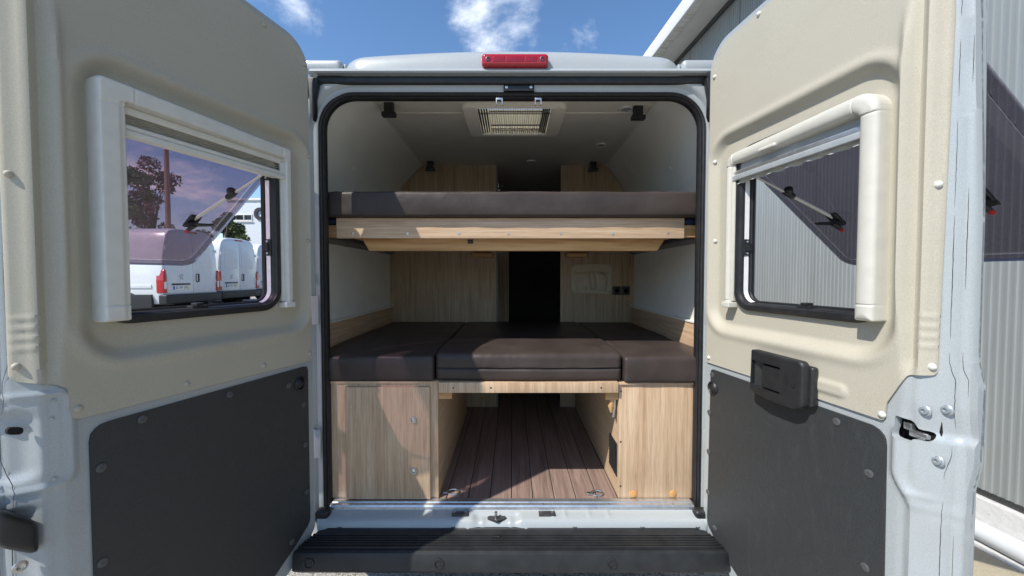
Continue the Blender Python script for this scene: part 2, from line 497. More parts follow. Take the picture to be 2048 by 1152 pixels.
class MB:
    def __init__(self, fn=None):
        self.v, self.f, self.fn = [], [], fn

    def add(self, verts, faces):
        o = len(self.v)
        self.v += [tuple(float(c) for c in p) for p in verts]
        self.f += [tuple(o + i for i in f) for f in faces]
        return self

    def box(self, x0, x1, y0, y1, z0, z1):
        return self.add([(x0, y0, z0), (x1, y0, z0), (x1, y1, z0), (x0, y1, z0), (x0, y0, z1), (x1, y0, z1), (x1, y1, z1), (x0, y1, z1)],
                        [(0, 3, 2, 1), (4, 5, 6, 7), (0, 1, 5, 4), (1, 2, 6, 5), (2, 3, 7, 6), (3, 0, 4, 7)])

    def prism(self, poly, h0, h1, to3):
        """poly 2D extruded from h0 to h1; to3(a,b,h)->xyz"""
        n = len(poly)
        vs = [to3(a, b, h0) for a, b in poly] + [to3(a, b, h1) for a, b in poly]
        fs = [tuple(range(n - 1, -1, -1)), tuple(range(n, 2 * n))]
        fs += [(i, (i + 1) % n, n + (i + 1) % n, n + i) for i in range(n)]
        return self.add(vs, fs)

    def loft(self, loops, closed=True, cap=False):
        n = len(loops[0])
        vs = [p for lp in loops for p in lp]
        fs = []
        for j in range(len(loops) - 1):
            for i in range(n if closed else n - 1):
                k = (i + 1) % n
                fs.append((j * n + i, j * n + k, (j + 1) * n + k, (j + 1) * n + i))
        if cap:
            fs.append(tuple(range(n - 1, -1, -1)))
            fs.append(tuple((len(loops) - 1) * n + i for i in range(n)))
        return self.add(vs, fs)

    def tube(self, path, rad, n=10, cap=True):
        P = [Vector(p) for p in path]
        loops = []
        up0 = Vector((0, 0, 1))
        for i, p in enumerate(P):
            t = (P[min(i + 1, len(P) - 1)] - P[max(i - 1, 0)]).normalized()
            u = up0 if abs(t.dot(up0)) < .95 else Vector((1, 0, 0))
            a = t.cross(u).normalized(); b = a.cross(t).normalized()
            r = rad[i] if isinstance(rad, (list, tuple)) else rad
            loops.append([p + a * (r * math.cos(2 * math.pi * k / n)) + b * (r * math.sin(2 * math.pi * k / n)) for k in range(n)])
        return self.loft(loops, True, cap)

    def lathe(self, prof, c, axis, n=20):
        """prof [(r,h)] around axis through c"""
        ax = Vector(axis).normalized(); c = Vector(c)
        u = Vector((0, 0, 1)) if abs(ax.z) < .9 else Vector((1, 0, 0))
        a = ax.cross(u).normalized(); b = ax.cross(a).normalized()
        loops = [[c + ax * h + a * (r * math.cos(2 * math.pi * k / n)) + b * (r * math.sin(2 * math.pi * k / n)) for k in range(n)] for r, h in prof]
        return self.loft(loops, True, True)

    def soft(self, x0, x1, y0, y1, z0, z1, r, cells=(12, 8, 4), disp=None):
        """rounded soft box"""
        lo = np.array([x0, y0, z0]); hi = np.array([x1, y1, z1]); c = (lo + hi) / 2; h = (hi - lo) / 2
        idx = {}; vs = []; fs = []
        def line(n, hh):
            e = min(.45, r / hh) if hh > 0 else .3
            inner = np.linspace(-1 + e, 1 - e, max(2, n))
            s = np.linspace(0, 1, 5)[:-1]
            return np.concatenate([-1 + e * s, inner, (1 - e * s)[::-1]])
        G = [line(cells[i], h[i]) for i in range(3)]
        def vid(p):
            k = tuple(np.round(p, 5))
            if k not in idx:
                q = np.array(p) * h
                inn = np.clip(q, -(h - r), h - r); dd = q - inn; l = np.linalg.norm(dd)
                if l > 1e-9:
                    q = inn + dd / l * r
                q = q + c
                if disp:
                    q = np.array(disp(q, (q - c) / h))
                idx[k] = len(vs); vs.append(tuple(q))
            return idx[k]
        for ax in range(3):
            b, d = (ax + 1) % 3, (ax + 2) % 3
            for s in (-1, 1):
                for i in range(len(G[b]) - 1):
                    for j in range(len(G[d]) - 1):
                        q = []
                        for (ii, jj) in ((i, j), (i + 1, j), (i + 1, j + 1), (i, j + 1)):
                            p = [0, 0, 0]; p[ax] = s; p[b] = G[b][ii]; p[d] = G[d][jj]
                            q.append(vid(p))
                        fs.append(tuple(q if s > 0 else q[::-1]))
        return self.add(vs, fs)

    def build(self, name, m, parent=None, smooth=True, bevel=0.0, seg=2, recalc=True, angle=38):
        me = bpy.data.meshes.new(name)
        vs = [self.fn(*p) for p in self.v] if self.fn else self.v
        me.from_pydata(vs, [], self.f)
        bm = bmesh.new(); bm.from_mesh(me)
        if recalc:
            bmesh.ops.recalc_face_normals(bm, faces=bm.faces)
        if bevel > 0:
            ed = [e for e in bm.edges if len(e.link_faces) == 2 and e.calc_face_angle(0) > R(30)]
            bmesh.ops.bevel(bm, geom=ed, offset=bevel, segments=seg, profile=.6, affect='EDGES', clamp_overlap=True)
        if smooth:
            for f in bm.faces:
                f.smooth = True
            for e in bm.edges:
                if len(e.link_faces) == 2 and e.calc_face_angle(0) > R(angle):
                    e.smooth = False
        bm.to_mesh(me); bm.free()
        me.materials.append(mat(m) if isinstance(m, str) else m)
        o = bpy.data.objects.new(name, me)
        COL.objects.link(o)
        if parent is not None:
            o.parent = parent
        return o


def empty(name, loc=(0, 0, 0), rz=0.0, parent=None):
    o = bpy.data.objects.new(name, None)
    COL.objects.link(o)
    o.location = loc
    o.rotation_euler = (0, 0, rz)
    o.empty_display_size = .1
    if parent is not None:
        o.parent = parent
    return o


def tag(o, label=None, cat=None, group=None, kind=None):
    if label: o['label'] = label
    if cat: o['category'] = cat
    if group: o['group'] = group
    if kind: o['kind'] = kind
    return o


def share(o, name=None, parent=None, loc=None, rot=None):
    c = o.copy()
    if name: c.name = name
    COL.objects.link(c)
    c.parent = parent if parent is not None else o.parent
    if loc is not None: c.location = loc
    if rot is not None: c.rotation_euler = rot
    return c


def poly_sdf(pts, U, Z):
    P = np.array(pts); n = len(P)
    d = np.full(U.shape, 1e9); s = np.ones(U.shape)
    j = n - 1
    for i in range(n):
        ex, ey = P[j] - P[i]
        wx, wy = U - P[i][0], Z - P[i][1]
        t = np.clip((wx * ex + wy * ey) / (ex * ex + ey * ey + 1e-18), 0, 1)
        bx, by = wx - ex * t, wy - ey * t
        d = np.minimum(d, bx * bx + by * by)
        c1 = Z >= P[i][1]; c2 = Z < P[j][1]; c3 = ex * wy > ey * wx
        flip = (c1 & c2 & c3) | (~c1 & ~c2 & ~c3)
        s = np.where(flip, -s, s)
        j = i
    return s * np.sqrt(d)


def sstep(a, b, x):
    t = np.clip((x - a) / (b - a), 0, 1)
    return t * t * (3 - 2 * t)


def sheet(outline, vfn, step, thick, fn, name, m, parent, holes=(), floor=None, angle=50):
    """pressed sheet: grid over outline (2D polygon a,b), height vfn(a,b); edges snapped to the outline and turned down by thick"""
    P = np.array(outline)
    a0, b0 = P.min(0) - step; a1, b1 = P.max(0) + step
    na, nb = int((a1 - a0) / step) + 2, int((b1 - b0) / step) + 2
    A, B = np.meshgrid(np.linspace(a0, a1, na), np.linspace(b0, b1, nb), indexing='ij')
    def sd(a, b):
        d = poly_sdf(outline, a, b)
        for h in holes:
            d = np.maximum(d, -poly_sdf(h, a, b))
        return d
    ca = (A[:-1, :-1] + A[1:, 1:]) / 2; cb = (B[:-1, :-1] + B[1:, 1:]) / 2
    keep = sd(ca, cb) < 0
    used = np.zeros(A.shape, int); 
    for da in (0, 1):
        for db in (0, 1):
            used[da:da + na - 1, db:db + nb - 1] += keep
    bnd = (used > 0) & (used < 4)
    a, b = A[bnd], B[bnd]
    for _ in range(3):
        d = sd(a, b); e = 1e-4
        ga = (sd(a + e, b) - sd(a - e, b)) / (2 * e); gb = (sd(a, b + e) - sd(a, b - e)) / (2 * e)
        g2 = ga * ga + gb * gb + 1e-9
        a = a - d * ga / g2; b = b - d * gb / g2
    A[bnd] = a; B[bnd] = b
    V = vfn(A, B)
    idx = -np.ones(A.shape, int); sel = used > 0
    idx[sel] = np.arange(sel.sum())
    verts = np.stack([A[sel], V[sel], B[sel]], 1)
    I, J = np.nonzero(keep)
    F = np.stack([idx[I, J], idx[I + 1, J], idx[I + 1, J + 1], idx[I, J + 1]], 1)
    # boundary edges
    E = np.concatenate([F[:, [0, 1]], F[:, [1, 2]], F[:, [2, 3]], F[:, [3, 0]]])
    key = np.sort(E, 1); kk = key[:, 0] * (len(verts) + 1) + key[:, 1]
    _, inv, cnt = np.unique(kk, return_inverse=True, return_counts=True)
    BE = E[cnt[inv] == 1]
    bv = np.unique(BE)
    mp = {int(v): len(verts) + i for i, v in enumerate(bv)}
    low = verts[bv].copy()
    low[:, 1] = (low[:, 1] - thick) if floor is None else floor
    faces = [tuple(int(x) for x in f) for f in F]
    faces += [(int(q), int(p), mp[int(p)], mp[int(q)]) for p, q in BE]
    mb = MB(fn)
    mb.add(np.concatenate([verts, low]), faces)
    return mb.build(name, m, parent, angle=angle)


# ================================================================== GROUND
def ground_z(x, y):
    # the lot rises gently towards the parked vans on the left
    t = max(0.0, min(1.0, (-x - 3.0) / 5.0))
    return 0.35 * t * t * (3 - 2 * t)


def make_ground():
    xs = [-400, -120, -60, -30, -15] + [-10 + .5 * i for i in range(17)] + [0, 5, 15, 40, 120, 400]
    ys = [-400, -100, -30, -10, 0, 10, 30, 100, 400]
    mb = MB()
    vs = [(x, y, ground_z(x, y)) for y in ys for x in xs]
    n = len(xs)
    fs = [(j * n + i, j * n + i + 1, (j + 1) * n + i + 1, (j + 1) * n + i) for j in range(len(ys) - 1) for i in range(n - 1)]
    o = mb.add(vs, fs).build('ground', 'asphalt')
    tag(o, kind='structure')


make_ground()

# ================================================================== WAREHOUSE ON THE RIGHT
# wall line: passes (2.6, 0.58) and turns 4 degrees towards the van with distance
WA = R(4.0)
WD = Vector((-math.sin(WA), math.cos(WA), 0)); WN = Vector((-math.cos(WA), -math.sin(WA), 0))   # along, outwards (towards the van)
W0 = Vector((2.6, 0.58, 0))


def make_warehouse():
    rz = WA
    b = empty('warehouse', W0, rz)         # local y runs along the wall, local -x points at the van
    tag(b, 'long light grey ribbed metal warehouse with a white overhanging eave right of the van', 'building')
    zt = 4.56
    # one cladding sheet, about a metre wide, micro ribs
    pitch, depth, wdt = .0333, .006, 1.0
    prof = []
    nr = 30
    for i in range(nr):
        y = i * pitch
        prof += [(0, y + .001), (0, y + .015), (-depth, y + .019), (-depth, y + .029), (0, y + .0325)]
    prof.append((-.012, nr * pitch - .0008))
    prof.insert(0, (.004, 0.0))
    mb = MB()
    mb.loft([[(x, y, .30) for x, y in prof], [(x, y, zt) for x, y in prof]], closed=False)
    p0 = mb.build('cladding_panel', 'corrugated', b, angle=12)
    for k in range(-4, 30):
        o = p0 if k == -4 else share(p0, parent=b)
        o.location = (0, k * wdt, 0)
    mb = MB(); mb.box(-.008, .02, -4, 30, .265, .302); mb.build('base_flashing', 'dark_steel', b)
    mb = MB()
    mb.prism(round_poly([(-.055, 0), (.25, 0), (.25, .268), (-.04, .268)], [0, 0, 0, .012]), -4, 30, lambda a, h, t: (a, t, h))
    mb.build('plinth', 'white_render', b)
    mb = MB(); mb.box(.02, 6, -4, 30, .3, zt + .2); mb.build('wall_core', 'far_wall', b)
    # eave: soffit boards, stained gutter underside, white fascia
    s = MB(); s.box(-.30, .02, 0, 2.995, zt, zt + .03); s0 = s.build('soffit_panel', 'soffit', b, bevel=.004)
    for k in range(-2, 10):
        o = s0 if k == -2 else share(s0, parent=b)
        o.location = (0, k * 3.0 + .6, 0)
    mb = MB(); mb.box(-.036, -.012, -4, 30, zt - .05, zt - .002); mb.build('corner_angle', 'dark_steel', b)
    mb = MB(); mb.box(-.395, -.303, -4, 30, zt - .015, zt + .02); mb.build('gutter_underside', 'gutter_stained', b, bevel=.004)
    mb = MB(); mb.box(-.43, -.397, -4, 30, zt - .022, zt + .165); mb.build('fascia', 'fascia_white', b, bevel=.003)
    mb = MB(); mb.box(-.396, 6, -4, 30, zt + .035, zt + .16); mb.build('roof', 'fascia_white', b)


make_warehouse()


def make_pavement():
    p = empty('pavement', W0, WA)
    tag(p, kind='structure')
    mb = MB()
    mb.box(-.46, -.13, -4, 30, -.05, .035); mb.build('slab', 'beige_concrete', p, bevel=.006)
    mb = MB()
    mb.box(-.13, -.056, -4, 30, -.05, .055); mb.build('white_ledge', 'white_render', p, bevel=.006)
    mb = MB()
    mb.box(-.52, -.4615, -4, 30, -.05, .04); mb.build('kerb', 'fascia_white', p, bevel=.006)
    d = MB()
    path = [(-.085, t, .108) for t in np.linspace(-4, 1.0, 16)] + [(-.086, 1.2, .112), (-.09, 1.5, .105)] + [(-.085, t, .105) for t in np.linspace(2, 25, 14)]
    d.tube(path, .05, 18)
    o = d.build('drain_pipe', 'pipe_white')
    o.location = W0; o.rotation_euler = (0, 0, WA)
    tag(o, 'white plastic drain pipe lying along the foot of the warehouse wall', 'pipe')


make_pavement()

# ================================================================== THE CAMPER VAN
VAN = empty('camper_van', (0, 0, 0))
tag(VAN, 'white camper van with both rear doors wide open showing its bunk interior', 'van')
FZ = .515                                   # interior floor level
OX, OZ0, OZ1, ORAD = .781, .44, 2.218, .125  # inner edge of the rear opening


def ring(profile, a0, a1, b0, b1, r, to3, n=8, wrap=False):
    loops = []
    for off, h in profile:
        rr = max(.004, r + off) if not isinstance(r, list) else [max(.004, q + off) for q in r]
        pts = rect_pts(a0 - off, a1 + off, b0 - off, b1 + off, rr, n)
        loops.append([to3(a, b, h) for a, b in pts])
    if wrap:
        loops.append(loops[0])
    return MB().loft(loops, True)


def make_shell():
    xz = lambda a, b, h: (a, h, b)
    # rubber door seal, several lips
    prof = [(.004, .03), (-.001, .024), (-.002, .010), (.001, .001), (.005, -.005), (.008, -.002), (.010, -.008), (.014, -.011), (.017, -.006), (.020, -.009), (.0235, -.006), (.024, .004)]
    RB = [.02, .02, ORAD, ORAD]
    ring(prof, -OX, OX, OZ0, OZ1, RB, xz, 10).build('door_seal', 'rubber', VAN)
    prof = [(.0235, .03), (.0235, -.001), (.030, -.006), (.044, -.007), (.052, -.016), (.060, -.022), (.085, -.022), (.09, -.012), (.10, .02), (.13, .05)]
    ring(prof, -OX, OX, OZ0, OZ1 - .001, RB, xz, 10).build('door_frame', 'van_paint', VAN)
    # body corner posts and sides
    for s in (-1, 1):
        mb = MB()
        poly = [(.865, .03), (.93, .01), (.965, .04), (.975, .12), (.985, 5.4), (.955, 5.4), (.945, .12), (.90, .06)]
        mb.prism([(s * a, b) for a, b in poly], .36, 2.30, lambda a, b, h: (a, b, h))
        mb.build('body_side', 'van_paint', VAN, bevel=.004)
        # angled black boot of the upper door hinge
        mb = MB()
        mb.prism([(s * .778, 2.275), (s * .818, 2.282), (s * .812, 2.15), (s * .800, 2.105), (s * .792, 2.13), (s * .792, 2.20)], -.055, -.026, lambda a, b, h: (a, h, b))
        mb.build('hinge_cover', 'rubber', VAN, bevel=.005)
        # hinge leaf lower down on the post
        for zc in (1.34, .78):
            mb = MB(); mb.box(*sorted((s * .800, s * .835)), -.034, -.022, zc - .06, zc + .06)
            mb.build('hinge', 'van_paint', VAN, bevel=.008)
    # black channel and drip lip above the opening
    MB().box(-.80, .80, -.028, .02, 2.266, 2.298).build('upper_seal', 'rubber', VAN, bevel=.010, seg=3)
    mb = MB()
    mb.prism(round_poly([(.05, 2.300), (-.045, 2.300), (-.050, 2.306), (-.043, 2.318), (.05, 2.322)], .003), -.815, .815, lambda a, b, h: (h, a, b))
    mb.build('drip_lip', 'van_paint', VAN)
    # crowned rear roof fairing
    xs = np.concatenate([np.linspace(-.685, -.60, 10), np.linspace(-.57, .57, 40), np.linspace(.60, .685, 10)])
    loops = []
    for x in xs:
        t = abs(x) / .685
        e = max(0.0, (abs(x) - .60) / .085)
        top = 2.424 - .034 * t ** 2 - .018 * (1 - math.sqrt(max(0, 1 - e * e)))
        sec = []
        for (y, f) in ((.16, .99), (.14, 1.03), (.08, 1.02), (.03, .95), (.0, .86), (-.018, .72), (-.028, .50), (-.033, .25), (-.035, 0)):
            sec.append((x, y + .03 * e * e, 2.3205 + (top - 2.3205) * f))
        sec.append((x, .16, 2.3205))
        loops.append(sec)
    MB().loft(loops, True, True).build('roof_fairing', 'van_paint', VAN, angle=50)
    for s in (-1, 1):
        mb = MB()
        mb.soft(*sorted((s * .70, s * .86)), -.018, .16, 2.3205, 2.372, .018, (6, 6, 3))
        mb.build('roof_corner', 'van_paint', VAN)
        mb = MB(); mb.soft(*sorted((s * .687, s * .699)), 0, .16, 2.3205, 2.36, .005, (2, 6, 3)); mb.build('roof_channel', 'van_paint', VAN)
    # roof skin with the hatch opening left free
    mb = MB()
    hx0, hx1, hy0, hy1 = -.20, .225, .17, .60
    for (a0, a1, c0, c1) in ((-.95, hx0, .02, 5.4), (hx1, .95, .02, 5.4), (hx0, hx1, .02, hy0), (hx0, hx1, hy1, 5.4)):
        mb.box(a0, a1, c0, c1, 2.306, 2.3185)
    mb.build('roof', 'van_paint', VAN)
    # under floor and front end keep the inside closed
    MB().box(-.96, .96, -.0, 5.4, .40, FZ - .012).build('underfloor', 'bumper_plastic', VAN)
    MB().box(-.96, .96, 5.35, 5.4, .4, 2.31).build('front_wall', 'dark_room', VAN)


make_shell()


def make_brake_light():
    o = MB()
    o.soft(-.122, .146, -.062, -.02, 2.319, 2.370, .014, (10, 3, 3))
    bl = o.build('brake_light', 'red_lens', VAN)
    for (x0, x1) in ((-.075, -.028), (-.024, .048), (.052, .099)):
        m = MB(); m.soft(x0, x1, -.0632, -.058, 2.334, 2.355, .002, (3, 2, 2)); m.build('lens_segment', 'red_lens_dark', bl)
    for x in (-.096, .12):
        m = MB(); m.lathe([(.0095, 0), (.0095, .004), (.006, .005), (.004, .001)], (x, -.060, 2.345), (0, -1, 0), 14)
        m.build('screw', 'dark_steel', bl)


make_brake_light()


def make_header_bits():
    o = MB().box(-.035, .092, -.016, .0, 2.2425, 2.266).build('door_striker_plate', 'black_plastic', VAN, bevel=.004)
    for x in (-.022, .078):
        MB().lathe([(.006, 0), (.006, .003), (.003, .004)], (x, -.016, 2.256), (0, -1, 0), 12).build('screw', 'steel', o)
    for x in (-.052, .108):
        m = MB(); m.box(x - .014, x + .014, -.012, .006, 2.208, 2.216)
        m.box(x - .014, x - .010, -.012, .004, 2.188, 2.208); m.box(x + .010, x + .014, -.012, .004, 2.188, 2.208)
        m.build('wire_clip', 'steel', VAN, bevel=.0015)


make_header_bits()


def make_sill():
    X = .768
    def ext(poly, x0, x1):
        return MB().prism(poly, x0, x1, lambda a, b, h: (h, a, b))
    # ribbed aluminium threshold
    poly = [(.02, FZ - .01), (.02, FZ + .003), (-.004, FZ + .003), (-.006, FZ), (-.012, FZ), (-.014, FZ + .002), (-.024, FZ), (-.028, FZ - .006), (-.029, FZ - .016), (-.02, FZ - .018)]
    th = ext(poly, -X, X).build('threshold_strip', 'aluminium', VAN, angle=25)
    for x in (-.68, -.42, -.15, .13, .41, .68):
        MB().lathe([(.005, 0), (.005, .0015), (.002, .0025)], (x, -.0195, FZ + .0012), (0, -.1, 1), 10).build('screw', 'steel', th)
    # painted sill pressing, with a dip for the lock in the middle
    def v(a, b):                         # a = x, b = distance towards the camera
        z = np.interp(b, [.0, .012, .03, .046, .055, .060], [.4985, .494, .490, .484, .470, .448])
        dip = sstep(.105, .075, np.abs(a + .063)) * sstep(.008, .02, b)
        z = z - dip * .010
        for x in (-.33, -.28, .17, .22, .32, .40):
            z = z + .0035 * np.exp(-((a - x) / .007) ** 2) * sstep(.0, .006, b) * sstep(.040, .034, b)
        z = z + .003 * sstep(.045, .055, np.abs(a + .063)) * sstep(.070, .06, np.abs(a + .063)) * sstep(.02, .03, b)
        return z
    out = round_poly([(-.80, 0), (.80, 0), (.80, .060), (.07, .060), (.035, .072), (-.155, .072), (-.19, .060), (-.80, .060)], [0, 0, .02, .01, .015, .015, .01, .02])
    fn = lambda x, z, b: (x, -.029 - b, z)
    si = sheet(out, v, .006, .02, fn, 'door_sill', 'van_paint', VAN)
    # anchor plates and lock striker
    for x in (-.215, .145):
        p = MB().box(x - .034, x + .034, -.062, -.034, .4895, .4985).build('anchor_plate', 'dark_steel', si, bevel=.002)
        for dx in (-.024, .024):
            MB().lathe([(.006, 0), (.006, .002), (.003, .003)], (x + dx, -.048, .4985), (0, 0, 1), 12).build('screw', 'steel', si)
    m = MB()
    m.prism(round_poly([(-.105, -.062), (-.06, -.085), (-.022, -.062), (-.03, -.05), (-.095, -.05)], .006), .479, .486, lambda a, b, h: (a, b, h))
    m.build('striker_base', 'dark_steel', si)
    m = MB(); m.tube([(-.066, -.068, .484), (-.066, -.066, .512)], .0065, 10); m.box(-.069, -.063, -.072, -.058, .486, .512)
    m.build('striker_hook', 'steel', si, bevel=.001)
    # rubber boots where the seal ends on the sill
    for s in (-1, 1):
        MB().soft(*sorted((s * .755, s * .815)), -.07, -.026, .462, .515, .014, (4, 4, 4)).build('seal_boot', 'rubber', VAN)


make_sill()


def make_bumper():
    prof = [(-.070, .40), (-.070, .458), (-.073, .462), (-.086, .460), (-.090, .4555), (-.105, .4520)]
    nrib = 6
    y = -.116
    for i in range(nrib):
        prof += [(y, .4490), (y - .0010, .4555), (y - .0075, .4555), (y - .0085, .4490)]
        y -= .0135
    prof += [(-.203, .4505), (-.211, .447), (-.215, .440), (-.221, .385), (-.216, .376), (-.20, .370), (-.15, .372)]
    xs = [-.825, -.815, -.785, -.6, -.3, 0, .3, .6, .785, .815, .825]
    loops = []
    for x in xs:
        lp = []
        for (a, b) in prof:
            t = (-.07 - a) / .15
            xx = x * (.945 + .055 * max(0, min(1, t)))
            e = max(0, (abs(x) - .785) / .040)
            lp.append((xx, a + .012 * e * e, b - .006 * e * e))
        loops.append(lp)
    b = MB().loft(loops, True, True).build('bumper', 'bumper_plastic', VAN, angle=25)
    for x in (-.755, -.272, .372):
        m = MB(); m.lathe([(.019, 0), (.019, .003), (.015, .004), (.0135, -.002), (.009, -.002), (.008, .001), (.001, .001)], (x, -.2185, .412), (0, -1, .1), 20)
        m.build('bolt', 'bumper_plastic', b)
    for x in (-.70, -.24, .255, .53, .755):
        m = MB(); m.lathe([(.011, 0), (.011, .003), (.008, .004), (.004, .001)], (x, -.0795, .4605), (0, -.15, 1), 16)
        m.build('washer_screw', 'screw_grey', b)


make_bumper()


# ------------------------------------------------------------------ interior lining
def make_interior():
    # ceiling around the roof hatch
    hx0, hx1, hy0, hy1 = -.165, .19, .215, .545
    CZ = 2.29
    mb = MB()
    for (a0, a1, c0, c1) in ((-.65, hx0, .04, 3.2), (hx1, .68, .04, 3.2), (hx0, hx1, .04, hy0), (hx0, hx1, hy1, 3.2)):
        mb.box(a0, a1, c0, c1, CZ, CZ + .008)
    ce = mb.build('ceiling', 'lining', VAN)
    mb = MB(); mb.box(-.64, .67, .302, .316, CZ - .004, CZ + .001); mb.build('seam_strip', 'lining', ce, bevel=.0015)
    for s in (-1, 1):
        c = .635 if s < 0 else .665
        prof = [(c, CZ + .002), (c + .06, 2.25), (.80, 2.14), (.86, 1.98), (.888, 1.82), (.893, 1.66), (.905, 1.66), (.90, 1.83), (.872, 1.99), (.81, 2.15), (c + .06, 2.262), (c, CZ + .012)]
        MB().prism([(s * a, b) for a, b in prof], .035, 3.2, lambda a, b, h: (a, h, b)).build('upper_wall_lining', 'lining_wall', VAN)
        MB().tube([(s * (c + .004), .04, CZ - .002), (s * (c + .004), 1.25, CZ - .002)], .006, 8).build('corner_bead', 'lining', VAN)
        MB().box(*sorted((s * .893, s * .905)), .035, 3.2, .5, 1.66).build('lower_wall_lining', 'lining_wall', VAN)
        MB().box(*sorted((s * .872, s * .8925)), .035, 1.185, 1.05, 1.256).build('wall_trim', 'oak_horizontal_y', VAN, bevel=.002)
        MB().box(*sorted((s * .868, s * .8925)), .035, 1.185, 1.2565, 1.264).build('trim_edge', 'lining_wall', VAN)
        # grey bunk rail along the wall
        poly = [(.8925, 1.640), (.868, 1.640), (.850, 1.656), (.850, 1.668), (.866, 1.690), (.8925, 1.690)]
        MB().prism([(s * a, b) for a, b in poly], .05, 1.17, lambda a, b, h: (a, h, b)).build('bunk_rail', 'grey_rail', VAN)
        # screw caps on the lining
        for (yy, zz, xx) in ((.42, 2.05, .8335), (.78, 1.97, .8615)):
            MB().lathe([(.008, -.002), (.008, .003), (.005, .005)], (s * xx, yy, zz), (-s, 0, -.35), 12).build('screw_cap', 'lining_wall', VAN)
    # the dark passage to the cab
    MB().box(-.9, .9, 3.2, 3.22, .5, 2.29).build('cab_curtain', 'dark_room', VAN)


def oak_y():
    m, nt, N, L, b = nodes_of('oak_horizontal_y'); MATS['oak_horizontal_y'] = m
    v = tex_vec(nt, (26, .9, 26), rand=True)
    f = noise(nt, v, 2.4, 8, .74, .45)
    fine = noise(nt, tex_vec(nt, (150, 5.4, 150), rand=True), 2.2, 4, .6)
    c1 = ramp(nt, f, [(.30, (.37, .235, .135)), (.46, (.50, .345, .215)), (.56, (.58, .42, .275)), (.70, (.65, .495, .345))])
    L.new(mixc(nt, rng(nt, fine, .5, .7, 0, .5), c1, (.31, .20, .11)), b.inputs['Base Color'])
    b.inputs['Roughness'].default_value = .48


oak_y()
make_interior()


def make_hatch():
    z = 2.2895
    simple('hatch_cream', (.86, .82, .72), .45, var=.04)
    h = empty('roof_hatch', (.013, .38, 2.2895), 0, VAN)
    xz = lambda a, b, hh: (a, b, hh)
    x0, x1, y0, y1 = -.18, .175, -.165, .163
    # cream surround, bowed at the near and far sides
    def fr(off, hh):
        pts = rect_pts(x0 - off, x1 + off, y0 - off * .18, y1 + off * .32, .01 + off * .35, 6)
        return [(a, b + (.022 * (1 - (a / .26) ** 2) * (1 if b > 0 else -1) * min(1, off / .07)), hh) for a, b in pts]
    MB().loft([fr(0, .03), fr(0, -.018), fr(.03, -.024), fr(.066, -.020), fr(.072, -.012), fr(.072, .002)]).build('hatch_frame', 'hatch_cream', h)
    # side rails of the blind
    for s in (-1, 1):
        m = MB()
        for k in range(4):
            xa = (x0 + .004 + k * .012) if s < 0 else (x1 - .012 - k * .009)
            m.box(xa, xa + .007, y0 + .002, y1 - .002, -.014 + k * .003, -.006 + k * .003)
        m.build('blind_rail', 'dark_steel', h)
    # pleated insect screen: narrow vertical folds
    n = 23
    gx0, gx1 = x0 + .052, x1 - .038
    for i in range(n):
        xa = gx0 + (gx1 - gx0) * (i + .5) / n
        j = random.uniform(-.003, .003)
        k = random.uniform(-.003, .003)
        m = MB()
        m.tube([(xa, y0 + .004, -.010), (xa + j, y0 + .10, -.012), (xa - j + k, y1 - .10, -.010), (xa + k, y1 - .004, -.012)], [.0009, .0011, .0012, .0022], 5)
        m.build('pleat_cord', 'dark_steel', h)
    MB().box(gx0, gx1, y1 - .045, y1 - .006, -.004, .0).build('screen_hem', 'screen_mesh', h)
    MB().box(gx0 + .10, gx1 - .10, y0 + .13, y0 + .19, .113, .1145).build('dome_label', 'grey_rail', h)
    MB().box(gx0, gx1, y0 + .09, y0 + .1, .004, .010).build('dome_rib', 'grey_rail', h)
    MB().box(gx0, gx1, y1 - .07, y1 - .062, .004, .010).build('dome_rib', 'grey_rail', h)
    MB().box(x0 - .004, x1 + .004, y1 + .002, y1 + .012, -.0, .12).build('shaft_wall', 'cream_plastic', h)
    MB().box(x0 - .004, x1 + .004, y0 - .012, y0 - .002, -.0, .12).build('shaft_wall', 'cream_plastic', h)
    for (a0, a1) in ((x0 - .014, x0 - .005), (x1 + .005, x1 + .014)):
        MB().box(a0, a1, y0 - .012, y1 + .012, .0, .12).build('shaft_wall', 'cream_plastic', h)
    m = MB(); m.soft(x0 - .012, x1 + .012, y0 - .01, y1 + .01, .122, .150, .012, (8, 8, 2)); m.build('dome', 'milky_dome', h)


def screen_mat():
    m, nt, N, L, b = nodes_of('screen_mesh'); MATS['screen_mesh'] = m
    N.remove(b)
    o = [n for n in N if n.type == 'OUTPUT_MATERIAL'][0]
    t3 = N.new('ShaderNodeBsdfTransparent'); t3.inputs['Color'].default_value = (1, 1, 1, 1)
    d = N.new('ShaderNodeBsdfTranslucent')
    d2 = N.new('ShaderNodeBsdfDiffuse')
    f = noise(nt, tex_vec(nt), 60, 3)
    c = ramp(nt, f, [(.3, (.10, .095, .085)), (.7, (.22, .20, .17))])
    L.new(c, d.inputs['Color']); L.new(c, d2.inputs['Color'])
    a = N.new('ShaderNodeAddShader'); L.new(d.outputs[0], a.inputs[0]); L.new(d2.outputs[0], a.inputs[1])
    mm = N.new('ShaderNodeMixShader'); mm.inputs[0].default_value = .5
    L.new(t3.outputs[0], mm.inputs[1]); L.new(a.outputs[0], mm.inputs[2]); L.new(mm.outputs[0], o.inputs['Surface'])


screen_mat()
make_hatch()


